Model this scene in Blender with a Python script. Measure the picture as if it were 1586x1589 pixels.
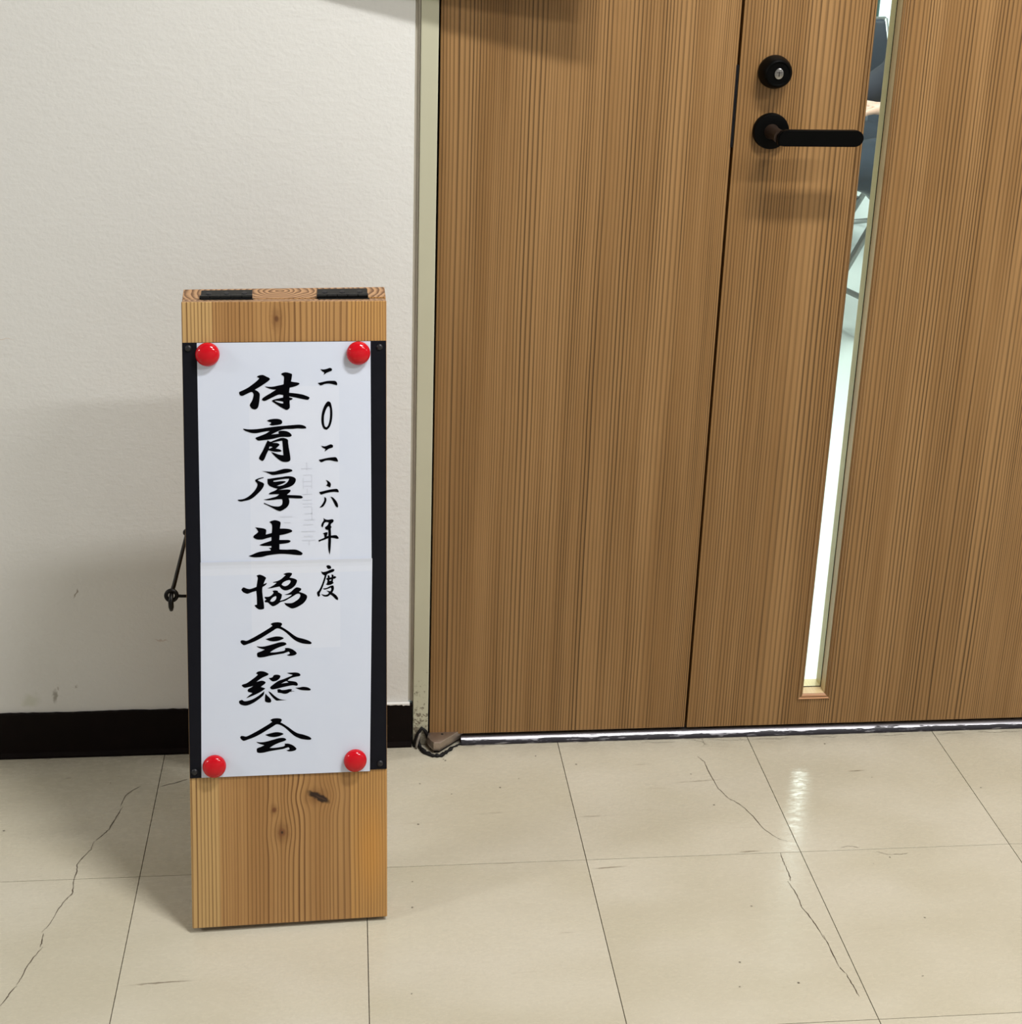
import bpy, bmesh, math, random
from mathutils import Vector, Matrix
random.seed(7)
for o in list(bpy.data.objects): bpy.data.objects.remove(o)
SC = bpy.context.scene
COL = SC.collection

# ------------------------------------------------------------------ camera
F_PX, PX, PY = 2177.74, 729.43, 506.47
camd = bpy.data.cameras.new('camera'); cam = bpy.data.objects.new('camera', camd); COL.objects.link(cam)
camd.sensor_fit = 'HORIZONTAL'; camd.sensor_width = 36.0
camd.lens = F_PX * 36.0 / 1586
camd.shift_x = (793 - PX) / 1586
camd.shift_y = (PY - 794.5) / 1586
camd.clip_start = 0.05
R0 = Vector((0.99616734, -0.08447316, 0.02269182))
R1 = Vector((-0.00413553, -0.30462689, -0.95246278))
R2 = Vector((0.08737008, 0.94871847, -0.3038087))
M = Matrix((R0, -R1, -R2)).transposed().to_4x4()
M.translation = Vector((0.15727, -1.86378, 1.27265))
cam.matrix_world = M
SC.camera = cam

# ------------------------------------------------------------------ view, world, lights
SC.view_settings.view_transform = 'Standard'
SC.view_settings.look = 'None'
SC.view_settings.gamma = 1.0
SC.view_settings.use_curve_mapping = False
SC.view_settings.exposure = -0.38
world = bpy.data.worlds.new('world'); SC.world = world; world.use_nodes = True
world.node_tree.nodes['Background'].inputs[0].default_value = (0.9, 0.95, 1.0, 1)
world.node_tree.nodes['Background'].inputs[1].default_value = 0.4

CEIL = 2.55
# corridor fixtures: (x, y, length, width, watts, angle)
CORRIDOR_LAMPS = [
    (0.95, -0.86, 0.60, 0.10, 54, 0),
    (1.90, -1.60, 1.20, 0.12, 50, 0),
    (-3.6, -1.25, 1.20, 0.12, 95, 0),
    (4.9, -1.9, 1.20, 0.12, 40, 0),
]
ROOM_LAMPS = [
    (2.22, 3.55, 0.50, 1.20, 50, 0),
    (1.2, 1.0, 1.2, 0.30, 118, 0),
    (4.2, 3.30, 0.60, 0.60, 35, 0),
]
def area(x, y, z, lx, ly, w, colr=(1.0, 0.98, 0.95)):
    d = bpy.data.lights.new('lamp_light', 'AREA'); d.shape = 'RECTANGLE'; d.size = lx; d.size_y = ly
    d.energy = w; d.color = colr
    o = bpy.data.objects.new('lamp_light', d); o.location = (x, y, z); COL.objects.link(o); return o

# ------------------------------------------------------------------ node helper
class NT:
    def __init__(s, name):
        s.m = bpy.data.materials.new(name); s.m.use_nodes = True
        s.t = s.m.node_tree; s.n = s.t.nodes; s.l = s.t.links
        s.b = s.n['Principled BSDF']
    def node(s, typ, **kw):
        n = s.n.new(typ)
        for k, v in kw.items(): setattr(n, k, v)
        return n
    def put(s, sock, v):
        if isinstance(v, E): s.l.new(v.s, sock)
        elif isinstance(v, (int, float)): sock.default_value = v
        else: sock.default_value = v
    def math(s, op, a, b=None, c=None):
        n = s.node('ShaderNodeMath', operation=op)
        s.put(n.inputs[0], a)
        if b is not None: s.put(n.inputs[1], b)
        if c is not None: s.put(n.inputs[2], c)
        return E(s, n.outputs[0])
    def xyz(s, kind='Object'):
        if kind == 'World':
            src = s.node('ShaderNodeNewGeometry').outputs['Position']
        else:
            src = s.node('ShaderNodeTexCoord').outputs[kind]
        n = s.node('ShaderNodeSeparateXYZ'); s.l.new(src, n.inputs[0])
        return [E(s, n.outputs[i]) for i in range(3)]
    def vec(s, x, y, z):
        n = s.node('ShaderNodeCombineXYZ')
        for i, v in enumerate((x, y, z)): s.put(n.inputs[i], v)
        return E(s, n.outputs[0])
    def noise(s, v, scale=1.0, detail=2.0, rough=0.5, dist=0.0):
        n = s.node('ShaderNodeTexNoise'); s.l.new(v.s, n.inputs['Vector'])
        n.inputs['Scale'].default_value = scale; n.inputs['Detail'].default_value = detail
        n.inputs['Roughness'].default_value = rough; n.inputs['Distortion'].default_value = dist
        return E(s, n.outputs[0])
    def white(s, v):
        n = s.node('ShaderNodeTexWhiteNoise', noise_dimensions='1D'); s.put(n.inputs['W'], v)
        return E(s, n.outputs[0])
    def smooth(s, x, a, b, lo=0.0, hi=1.0):
        n = s.node('ShaderNodeMapRange', interpolation_type='SMOOTHSTEP'); s.put(n.inputs[0], x)
        for i, v in enumerate((a, b, lo, hi)): n.inputs[i+1].default_value = v
        return E(s, n.outputs[0])
    def mix(s, f, a, b, blend='MIX'):
        n = s.node('ShaderNodeMix', data_type='RGBA', blend_type=blend)
        s.put(n.inputs[0], f)
        for i, v in ((6, a), (7, b)):
            if isinstance(v, E): s.l.new(v.s, n.inputs[i])
            else: n.inputs[i].default_value = (*v, 1)
        return E(s, n.outputs[2])
    def bump(s, h, strength=0.3, dist=0.001):
        n = s.node('ShaderNodeBump'); s.l.new(h.s, n.inputs['Height'])
        n.inputs['Strength'].default_value = strength; n.inputs['Distance'].default_value = dist
        s.l.new(n.outputs[0], s.b.inputs['Normal'])
    def done(s, color=None, rough=0.5, metal=0.0, spec=0.5, **kw):
        for k, v in (('Base Color', color), ('Roughness', rough), ('Metallic', metal), ('Specular IOR Level', spec)):
            if v is None: continue
            if isinstance(v, E): s.l.new(v.s, s.b.inputs[k])
            elif isinstance(v, tuple): s.b.inputs[k].default_value = (*v, 1)
            else: s.b.inputs[k].default_value = v
        for k, v in kw.items():
            s.b.inputs[k.replace('_', ' ')].default_value = v
        return s.m
class E:
    def __init__(s, t, k): s.t = t; s.s = k
    def __add__(s, o): return s.t.math('ADD', s, o)
    __radd__ = __add__
    def __sub__(s, o): return s.t.math('SUBTRACT', s, o)
    def __rsub__(s, o): return s.t.math('SUBTRACT', o, s)
    def __mul__(s, o): return s.t.math('MULTIPLY', s, o)
    __rmul__ = __mul__
    def __truediv__(s, o): return s.t.math('DIVIDE', s, o)

def ellipse_mask(t, u, v, cu, cv, ru, rv, ang=0.0, soft=0.5):
    c, s_ = math.cos(ang), math.sin(ang)
    du, dv = u - cu, v - cv
    a = (du * c + dv * s_) / ru
    b = (dv * c - du * s_) / rv
    r = t.math('SQRT', a * a + b * b)
    return t.smooth(r, 1 - soft, 1 + soft, 1.0, 0.0)

def plain(name, color, rough=0.5, metal=0.0, spec=0.5, var=0.0, scale=40, bump=0.0, bscale=300, **kw):
    t = NT(name); x, y, z = t.xyz('Object')
    v = t.vec(x, y, z)
    n = t.noise(v, scale, 3)
    lo = tuple(c * (1 - var) for c in color); hi = tuple(min(1, c * (1 + var)) for c in color)
    col = t.mix(n, lo, hi)
    if bump: t.bump(t.noise(v, bscale, 3), bump, 0.0006)
    return t.done(col, rough, metal, spec, **kw)

# ------------------------------------------------------------------ materials
def wood(name, light, mid, dark, F=210.0, A=9.0, W=7.0, seed=0.0, ua=0, va=2, knots=(), tone=0.5, bump=0.25,
         rough=0.45, bands=(), wav=0.003, u0=0.15):
    t = NT(name); c = t.xyz('Object'); u, v = c[ua], c[va]
    uu = u
    for (ku, kv, ru, rv, amp) in knots:        # grain lines part around a knot
        du, dv = u - ku, v - kv
        g = t.math('EXPONENT', (du * du) * (-1.0 / ru ** 2) + (dv * dv) * (-1.0 / rv ** 2))
        uu = uu - du * g * amp
    wv = t.noise(t.vec(u * 7 + seed, v * 1.6, seed), 1.0, 2)
    wv2 = t.noise(t.vec(u * 40 + seed, v * 7, seed + 3), 1.0, 1)
    uu = uu + (wv - 0.5) * wav * 2.2 + (wv2 - 0.5) * wav * 0.35
    ph = uu * F + (t.noise(t.vec(uu * W, seed * 1.7, 0.3), 1.0, 2.0, 0.5) - 0.5) * A
    sw = t.math('FRACT', ph + 50.0)
    cell = t.white(t.math('FLOOR', ph + 50.0))
    up = t.smooth(sw, u0, 0.85)
    dn = t.smooth(sw, 0.90, 1.0, 1.0, 0.0)
    ln = up * dn * (cell * 0.5 + 0.5)
    fib = t.noise(t.vec(u * 900, v * 14, seed), 1.0, 2)
    tn = t.noise(t.vec(uu * 24 + seed, v * 0.7, seed + 9), 1.0, 3, 0.6)
    base = t.mix(t.smooth(tn, 0.34, 0.66), light, mid)
    for (a, b, colr, f) in bands:
        m = t.smooth(u, a - 0.0008, a + 0.0008) * t.smooth(u, b - 0.0008, b + 0.0008, 1.0, 0.0) * f
        base = t.mix(m, base, colr)
    fade = t.noise(t.vec(uu * 30, v * 2.0, seed + 5), 1.0, 2)
    col = t.mix(ln * t.smooth(fade, 0.25, 0.65, 0.5, 1.0), base, dark)
    col = t.mix((fib - 0.5) * tone, col, dark)
    for (ku, kv, ru, rv, amp) in knots:
        wob = (t.noise(t.vec(u * 160, v * 160, 0.0), 1.0, 2) - 0.5) * 0.006
        halo = ellipse_mask(t, u + wob, v + wob, ku, kv, ru * 0.55, rv * 0.55, 0, 0.9)
        col = t.mix(halo * 0.45, col, (dark[0] * 0.8, dark[1] * 0.6, dark[2] * 0.5))
    t._uv = (u, v); t._col = col
    if bump: t.bump(ln * -1.0 + fib * 0.3, bump, 0.0006)
    return t, col

DL, DM, DD = (0.335, 0.188, 0.074), (0.250, 0.132, 0.046), (0.048, 0.022, 0.0055)
def door_wood(name, seed):
    t, col = wood(name, DL, DM, DD, F=215, A=17, W=8, seed=seed, bump=0.35, rough=0.5, u0=0.38)
    return t.done(col, 0.42, 0, 0.35)
M_DOOR1 = door_wood('door wood narrow leaf', 1.3)
M_DOOR2 = door_wood('door wood wide leaf', 6.1)
t, col = wood('moulding wood lit', (0.78, 0.62, 0.36), (0.70, 0.54, 0.30), (0.5, 0.34, 0.17), F=400, A=4, W=9, seed=3)
M_MOULD_LIT = t.done(col, 0.4)  # paler copy of the moulding wood: light on the slit returns put into colour
t, col = wood('moulding wood', DL, DM, DD, F=420, A=5, W=9, seed=8)
M_MOULD = t.done(col, 0.4)
t, col = wood('sill wood', (0.62, 0.33, 0.17), (0.5, 0.25, 0.12), DD, F=500, A=4, W=9, seed=2, ua=1, va=0)
M_SILL = t.done(col, 0.4)

BL_, BM_, BD_ = (0.44, 0.245, 0.092), (0.34, 0.175, 0.060), (0.12, 0.047, 0.013)
PALE = (0.55, 0.36, 0.15)
KN = [(0.1125, 0.7702, 0.010, 0.022, 0.5), (0.1560, 0.166, 0.022, 0.016, 0.60),
      (0.1035, 0.1508, 0.007, 0.012, 0.5), (0.1128, 0.1207, 0.014, 0.020, 0.6)]
t, col = wood('sign board wood', BL_, BM_, BD_, F=215, A=18, W=9, seed=4.4, knots=KN, bump=0.12, u0=0.45,
              bands=((-0.01, 0.036, PALE, 0.75), (0.199, 0.26, (0.52, 0.28, 0.085), 0.6)), wav=0.004)
u, v = t._uv
col = t.mix(ellipse_mask(t, u, v, 0.1125, 0.7702, 0.0022, 0.0035) * 0.8, col, (0.10, 0.035, 0.012))
wob = (t.noise(t.vec(u * 130, v * 130, 0.0), 1.0, 3) - 0.5) * 0.005
col = t.mix(ellipse_mask(t, u + wob, v + wob, 0.1590, 0.1650, 0.0150, 0.0042, -0.50, 0.30) * 0.97, col, (0.018, 0.007, 0.004))
col = t.mix(ellipse_mask(t, u + wob * 0.5, v + wob * 0.5, 0.1615, 0.1634, 0.0075, 0.0009, -0.45, 0.4) * 0.12, col, (0.30, 0.15, 0.08))
col = t.mix(ellipse_mask(t, u, v, 0.1035, 0.1508, 0.0025, 0.0030) * 0.8, col, (0.12, 0.035, 0.010))
col = t.mix(ellipse_mask(t, u + wob * .4, v + wob * .4, 0.1130, 0.1207, 0.0042, 0.0046) * 0.65, col, (0.15, 0.05, 0.018))
col = t.mix(ellipse_mask(t, u, v, 0.1130, 0.1207, 0.0015, 0.0018) * 0.9, col, (0.03, 0.012, 0.006))
col = t.mix(ellipse_mask(t, u, v, 0.225, 0.09, 0.016, 0.05, 0, 0.8) * 0.35, col, (0.62, 0.27, 0.04))
M_BOARD = t.done(col, 0.42, 0, 0.4)

def endgrain():
    t = NT('board end grain'); x, y, z = t.xyz('Object')
    dx = x - 0.110; dy = (y - 0.019) * 1.0
    w = t.noise(t.vec(x * 40, y * 40, 0), 1.0, 2)
    dx2 = t.math('ABSOLUTE', dx)
    r = t.math('SQRT', dx * dx * 0.35 + dy * dy * 1.6) + (w - 0.5) * 0.010
    sw = t.math('FRACT', r * 235)
    ln = t.smooth(sw, 0.2, 0.85) * t.smooth(sw, 0.9, 1.0, 1.0, 0.0)
    col = t.mix(ln * 0.9, (0.42, 0.245, 0.125), (0.10, 0.042, 0.016))
    return t.done(col, 0.6)
M_END = endgrain()

def wallpaint():
    t = NT('off white wall paint'); x, y, z = t.xyz('World'); v = t.vec(x, y, z)
    n = t.noise(v, 1.8, 3)
    col = t.mix(n, (0.69, 0.69, 0.675), (0.75, 0.75, 0.738))
    low = t.smooth(z, 0.05, 0.75, 1.0, 0.0)
    col = t.mix(low * 0.30 * t.noise(v, 5, 3), col, (0.60, 0.56, 0.50))
    wob = (t.noise(v, 60, 2) - 0.5) * 0.02
    for (cu, cv, ru, rv, a, f, cl) in SCUFFS:
        col = t.mix(ellipse_mask(t, x + wob, z + wob, cu, cv, ru, rv, a, 0.6) * f, col, cl)
    h = t.noise(v, 210, 4, 0.6) * 0.7 + t.noise(t.vec(x * 80, y * 80, z * 130), 1.0, 3) * 0.8 + t.noise(v, 24, 2) * 0.9
    t.bump(h, 0.28, 0.0022)
    return t.done(col, 0.55, 0, 0.35)
SCUFFS = [(-0.278, 0.101, 0.0025, 0.008, 0.15, 0.75, (0.28, 0.26, 0.22)),
          (-0.274, 0.112, 0.002, 0.003, 0, 0.6, (0.35, 0.32, 0.28)),
          (-0.312, 0.096, 0.010, 0.010, 0, 0.30, (0.40, 0.42, 0.26)),
          (-0.247, 0.115, 0.001, 0.002, 0.5, 0.7, (0.35, 0.32, 0.28)),
          (-0.236, 0.272, 0.0012, 0.006, -0.3, 0.8, (0.25, 0.2, 0.16)),
          (-0.322, 0.660, 0.022, 0.0012, 0.0, 0.45, (0.55, 0.40, 0.28)),
          (-0.120, 0.19, 0.008, 0.001, -0.6, 0.5, (0.45, 0.33, 0.26)),
          (-0.33, 0.48, 0.0016, 0.003, -0.6, 0.5, (0.45, 0.33, 0.26))]
M_WALL = wallpaint()
M_PLASTER = plain('cream plaster', (0.42, 0.42, 0.41), 0.7, var=0.05, scale=3)
M_CEIL = plain('white ceiling board', (0.50, 0.50, 0.49), 0.8, var=0.03, scale=3)
M_CHIP = plain('bare white plaster', (0.85, 0.84, 0.82), 0.8, var=0.05)

def jamb():
    t = NT('pale green steel paint'); x, y, z = t.xyz('World'); v = t.vec(x, y, z)
    col = t.mix(t.noise(v, 5, 3), (0.46, 0.45, 0.33), (0.53, 0.52, 0.40))
    sp = t.noise(v, 170, 4, 0.7)
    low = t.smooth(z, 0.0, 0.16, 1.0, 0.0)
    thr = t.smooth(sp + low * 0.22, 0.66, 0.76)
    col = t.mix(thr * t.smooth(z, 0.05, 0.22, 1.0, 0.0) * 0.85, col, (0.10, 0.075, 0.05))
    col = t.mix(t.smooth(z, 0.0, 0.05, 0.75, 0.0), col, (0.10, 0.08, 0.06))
    return t.done(col, 0.32, 0, 0.5)
M_JAMB = jamb()
M_CAULK = plain('grey beige sealant', (0.40, 0.37, 0.31), 0.5, var=0.12, scale=30)
def skirt():
    t = NT('dark brown skirting'); x, y, z = t.xyz('World'); v = t.vec(x, y, z)
    col = t.mix(t.noise(v, 40, 4), (0.0025, 0.0012, 0.001), (0.006, 0.003, 0.0025))
    dust = t.smooth(t.noise(v, 150, 5, 0.7), 0.64, 0.78) * t.smooth(x, 0.15, 0.24) * 0.5
    col = t.mix(dust, col, (0.12, 0.10, 0.08))
    return t.done(col, 0.6, 0, 0.10)
M_SKIRT = skirt()

STREAKS = [(0.5211, -0.1873, 0.0366), (0.5086, -0.2978, 0.0182), (0.6739, -0.1152, 0.0279), (-0.2517, -0.0591, 0.0119), (-0.2124, -0.2320, 0.0093), (0.6023, -0.0699, 0.0132), (0.7107, -0.2759, 0.0135), (0.3626, -0.1733, 0.0231), (0.9222, -0.1028, 0.0119), (0.4302, -0.4173, 0.0099), (-0.0667, -0.4717, 0.0324), (0.2619, -0.0633, 0.0048),]
SPECKS = [(0.4980, -0.0061), (0.4412, -0.0402), (0.4999, -0.0645), (0.6688, -0.0975), (0.6852, -0.1723), (0.9405, -0.1198), (1.0954, -0.1532), (0.2545, -0.1925), (0.3067, -0.1264), (0.3789, -0.1150), (0.4090, -0.0949), (0.6816, -0.3830), (0.7022, -0.5184), (0.6287, -0.5203), (0.6395, -0.4805), (0.7683, -0.0114), (-0.3080, 0.0135), (-0.3198, -0.1750), (0.2410, -0.3108), (0.2387, -0.3598), (0.2312, -0.5076), (0.9006, -0.2986), (0.3029, -0.0445), (0.3002, -0.0411),]
def floor_mat(name='beige vinyl tile'):
    t = NT(name); x, y, z = t.xyz('World')
    oi = t.node('ShaderNodeObjectInfo'); rnd = E(t, oi.outputs['Random'])
    n1 = t.noise(t.vec(x * 3.5, y * 6, rnd * 3), 1.0, 2, 0.5)
    col = t.mix(t.smooth(n1, 0.3, 0.7), (0.455, 0.42, 0.325), (0.52, 0.487, 0.40))
    st = t.noise(t.vec(x * 11, y * 150, rnd * 9), 1.0, 4, 0.6)
    pt = t.noise(t.vec(x * 9, y * 14, 4.0), 1.0, 2)
    k = t.smooth(st, 0.62, 0.76) * t.smooth(pt, 0.55, 0.70)
    col = t.mix(k * 0.42, col, (0.26, 0.21, 0.15))
    k2 = t.smooth(st, 0.28, 0.40, 1.0, 0.0) * t.smooth(pt, 0.35, 0.5, 1.0, 0.0)
    gl = t.noise(t.vec(x * 2.5, y * 9, 1.0), 1.0, 2, 0.4)
    col = t.mix(t.smooth(gl, 0.5, 0.8) * 0.14, col, (0.50, 0.47, 0.31))
    sp = t.noise(t.vec(x, y, 0.0), 75, 1, 0.5)
    col = t.mix(t.smooth(sp, 0.80, 0.815) * 0.85, col, (0.05, 0.035, 0.025))
    wbx = (t.noise(t.vec(x * 90, y * 300, 5), 1.0, 3) - 0.5)
    for (cx, cy, hl) in STREAKS:
        m = ellipse_mask(t, x + wbx * 0.01, y + wbx * 0.004, cx, cy, hl, 0.0011, 0.05, 0.7)
        col = t.mix(m * t.smooth(st, 0.38, 0.6) * 0.75, col, (0.13, 0.095, 0.065))
    for i, (cx, cy) in enumerate(SPECKS):
        r_ = 0.0007 + 0.0005 * ((i * 7) % 5) / 4
        col = t.mix(ellipse_mask(t, x + wbx * .002, y, cx, cy, r_ * 1.3, r_ * 1.2, 0, 0.4) * 0.85, col, (0.05, 0.035, 0.025))
    # grime gathered against the door sill and skirting
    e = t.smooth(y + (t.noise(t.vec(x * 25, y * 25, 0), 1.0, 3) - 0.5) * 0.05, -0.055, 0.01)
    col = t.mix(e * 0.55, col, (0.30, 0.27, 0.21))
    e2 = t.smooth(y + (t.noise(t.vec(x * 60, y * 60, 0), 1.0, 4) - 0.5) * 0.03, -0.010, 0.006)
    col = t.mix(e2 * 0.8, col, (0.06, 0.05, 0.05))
    h = t.noise(t.vec(x * 90, y * 130, 0), 1.0, 3) * 0.55 + t.noise(t.vec(x * 14, y * 22, 0), 1.0, 2) * 1.6
    t.bump(h, 0.09, 0.0012)
    r = t.smooth(t.noise(t.vec(x * 60, y * 140, 2), 1.0, 3, 0.6), 0.3, 0.7, 0.17, 0.34)
    return t.done(col, r, 0, 0.5)
M_TILE = floor_mat()
M_JOINT = plain('dark tile joint', (0.05, 0.035, 0.022), 0.8, var=0.2)
M_CRACK = plain('crack in vinyl', (0.06, 0.04, 0.025), 0.9, var=0.2)

def paper():
    t = NT('white paper'); x, y, z = t.xyz('Object'); v = t.vec(x, y, z)
    col = t.mix(t.noise(v, 25, 3), (0.60, 0.655, 0.79), (0.64, 0.69, 0.81))
    # a smaller sheet behind shows faintly through
    m = t.smooth(x, 0.0780, 0.0792) * t.smooth(x, 0.1865, 0.1877, 1.0, 0.0) * t.smooth(z, 0.3590, 0.3602) * t.smooth(z, 0.6870, 0.6885, 1.0, 0.0)
    col = t.mix(m * 0.45, col, (0.70, 0.735, 0.84))
    lap = t.smooth(z, 0.4550, 0.4558) * t.smooth(z, 0.4720, 0.4725, 1.0, 0.0)
    col = t.mix(lap * 0.35, col, (0.72, 0.745, 0.82))
    t.bump(t.noise(t.vec(x * 14, y, z * 9), 1.0, 3) + t.noise(v, 500, 2) * 0.03, 0.25, 0.0015)
    return t.done(col, 0.75, 0, 0.2)
M_PAPER = paper()
M_GHOST = plain('show-through print', (0.60, 0.64, 0.75), 0.8, var=0.03)
M_INK = plain('black ink', (0.002, 0.002, 0.003), 0.9, spec=0.02, var=0.3)
M_PLATE = plain('black painted steel', (0.0045, 0.005, 0.009), 0.5, spec=0.14, var=0.2, scale=80, bump=0.05)
M_BLACKM = plain('black hinge metal', (0.005, 0.005, 0.005), 0.32, spec=0.3, var=0.3, scale=90, bump=0.15, bscale=600)
M_SCREW = plain('dark grey screw', (0.030, 0.030, 0.034), 0.38, 0.6, var=0.2)
M_IRON = plain('dark wrought iron', (0.0025, 0.0016, 0.0012), 0.4, 0.0, spec=0.2, var=0.4, scale=120, bump=0.15, bscale=500)
M_RED = plain('glossy red plastic', (0.52, 0.002, 0.010), 0.12, spec=0.4, var=0.04)
M_LEVER = plain('matt black handle', (0.001, 0.001, 0.001), 0.42, spec=0.07, var=0.2)
M_LEVBR = plain('dark bronze neck', (0.03, 0.018, 0.012), 0.35, 0.3, var=0.2)
M_CHROME = plain('brushed cylinder metal', (0.36, 0.35, 0.34), 0.25, 1.0, var=0.1)
def steel_brushed():
    t = NT('worn bronze steel'); x, y, z = t.xyz('World')
    n = t.noise(t.vec(x * 60, y * 60, z * 60), 1.0, 4, 0.7)
    col = t.mix(n, (0.28, 0.22, 0.175), (0.50, 0.42, 0.36))
    t.bump(t.noise(t.vec(x * 800, y * 90, z * 800), 1.0, 2), 0.15, 0.0004)
    return t.done(col, 0.36, 0.85)
M_PIVOT = steel_brushed()
def threshold_mat():
    t = NT('stainless threshold'); x, y, z = t.xyz('World')
    g = t.noise(t.vec(x * 26, y * 120, z * 300), 1.0, 4, 0.6)
    low = t.smooth(z, 0.0058, 0.0092, 1.0, 0.0)
    k = t.smooth(g + low * 0.24 - 0.08, 0.54, 0.60)
    col = t.mix(k, (0.36, 0.355, 0.39), (0.015, 0.013, 0.02))
    m = t.mix(k, (1, 1, 1), (0, 0, 0))
    t.l.new(m.s, t.b.inputs['Metallic'])
    t.done(col, 0.36, None)
    return t.m
M_THRES = threshold_mat()
M_BEAD = plain('blackened sealant', (0.006, 0.0055, 0.006), 0.55, spec=0.2, var=0.5, scale=200, bump=0.5, bscale=300)
M_DIRTY = plain('dirty grey strip', (0.20, 0.18, 0.155), 0.5, var=0.5, scale=180, bump=0.3)
M_DARK = plain('dark gap', (0.012, 0.008, 0.006), 0.9, var=0.2)
M_FRAMEIN = plain('dark frame rebate', (0.03, 0.02, 0.015), 0.8, var=0.2)
M_HOUSE = plain('white lamp housing', (0.8, 0.8, 0.8), 0.4, var=0.02)
def lampglow():
    t = NT('lit lamp diffuser'); t.b.inputs['Emission Color'].default_value = (1, 0.97, 0.92, 1)
    t.b.inputs['Emission Strength'].default_value = 6.0
    return t.done((0.8, 0.8, 0.8), 0.5)
M_GLOW = lampglow()
def glass():
    t = NT('clear glass'); 
    tr = t.node('ShaderNodeBsdfTransparent'); tr.inputs[0].default_value = (0.93, 0.985, 0.965, 1)
    gl = t.node('ShaderNodeBsdfGlossy'); gl.inputs['Roughness'].default_value = 0.02
    fr = t.node('ShaderNodeFresnel'); fr.inputs[0].default_value = 1.5
    mx = t.node('ShaderNodeMixShader'); t.l.new(fr.outputs[0], mx.inputs[0]); t.l.new(tr.outputs[0], mx.inputs[1]); t.l.new(gl.outputs[0], mx.inputs[2])
    t.l.new(mx.outputs[0], t.n['Material Output'].inputs[0]); return t.m
M_GLASS = glass()
def inner_floor():
    t = NT('pale grey vinyl floor'); x, y, z = t.xyz('World')
    col = t.mix(t.noise(t.vec(x, y, 0), 2.5, 4), (0.66, 0.72, 0.69), (0.76, 0.80, 0.77))
    return t.done(col, 0.30, 0, 0.5)
M_IFLOOR = inner_floor()
M_TUBE = plain('grey steel tube', (0.34, 0.35, 0.34), 0.35, 0.5, var=0.05)
M_NAVY = plain('navy blue vinyl', (0.008, 0.017, 0.034), 0.5, var=0.15)
M_RUBBER = plain('dark rubber', (0.045, 0.05, 0.05), 0.6, var=0.1)
M_JACKET = plain('navy cloth', (0.006, 0.008, 0.019), 0.9, var=0.3, scale=60, bump=0.3, bscale=200)
M_TROUSER = plain('slate cloth', (0.013, 0.022, 0.036), 0.9, var=0.3, scale=30, bump=0.3, bscale=200)
M_SKIN = plain('skin', (0.55, 0.33, 0.25), 0.5, var=0.08)
M_HAIR = plain('black hair', (0.012, 0.010, 0.009), 0.5, var=0.3, scale=200)
M_SHOE = plain('black shoe leather', (0.012, 0.012, 0.013), 0.35, var=0.2)
M_CURT = plain('teal curtain cloth', (0.10, 0.22, 0.20), 0.85, var=0.1)
def daylight():
    t = NT('bright daylight window pane'); t.b.inputs['Emission Color'].default_value = (0.88, 0.97, 1, 1)
    t.b.inputs['Emission Strength'].default_value = 1.1
    return t.done((0.8, 0.8, 0.8), 0.5)
M_DAY = daylight()

# ------------------------------------------------------------------ mesh helpers
def mesh_obj(name, bm, mat, parent=None, smooth=False, loc=None):
    me = bpy.data.meshes.new(name); bmesh.ops.recalc_face_normals(bm, faces=bm.faces)
    bm.to_mesh(me); bm.free()
    o = bpy.data.objects.new(name, me); COL.objects.link(o)
    for m in (mat if isinstance(mat, (list, tuple)) else [mat]): me.materials.append(m)
    if smooth:
        for p in me.polygons: p.use_smooth = True
        if smooth != 'all': me.set_sharp_from_angle(angle=math.radians(35))
    if parent: o.parent = parent
    if loc: o.location = loc
    return o
def tag(o, label=None, cat=None, group=None, kind=None):
    for k, v in (('label', label), ('category', cat), ('group', group), ('kind', kind)):
        if v: o[k] = v
    return o
def empty(name, label, cat, loc=(0, 0, 0), group=None):
    o = bpy.data.objects.new(name, None); COL.objects.link(o); o.location = loc
    o.empty_display_size = 0.05
    return tag(o, label, cat, group)
def box(bm, a, b, bev=0.0, seg=1, mi=0):
    (x0, y0, z0), (x1, y1, z1) = a, b
    vs = [bm.verts.new((x, y, z)) for x in (x0, x1) for y in (y0, y1) for z in (z0, z1)]
    q = [(0, 1, 3, 2), (4, 6, 7, 5), (0, 4, 5, 1), (2, 3, 7, 6), (0, 2, 6, 4), (1, 5, 7, 3)]
    fs = [bm.faces.new([vs[i] for i in f]) for f in q]
    for f in fs: f.material_index = mi
    if bev:
        es = list({e for f in fs for e in f.edges})
        bmesh.ops.bevel(bm, geom=es, offset=bev, segments=seg, affect='EDGES', profile=0.5)
    return fs
def prism(bm, pts, z0, z1, bev=0.0, seg=2):
    lo = [bm.verts.new((x, y, z0)) for x, y in pts]; hi = [bm.verts.new((x, y, z1)) for x, y in pts]
    n = len(pts)
    f = [bm.faces.new(lo[::-1]), bm.faces.new(hi)]
    for i in range(n): f.append(bm.faces.new((lo[i], lo[(i+1) % n], hi[(i+1) % n], hi[i])))
    if bev:
        bmesh.ops.bevel(bm, geom=list(f[1].edges) , offset=bev, segments=seg, affect='EDGES', profile=0.5)
def frame_axes(d):
    d = d.normalized(); h = Vector((0, 0, 1)) if abs(d.z) < 0.9 else Vector((1, 0, 0))
    a = d.cross(h).normalized(); return a, d.cross(a).normalized()
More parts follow.
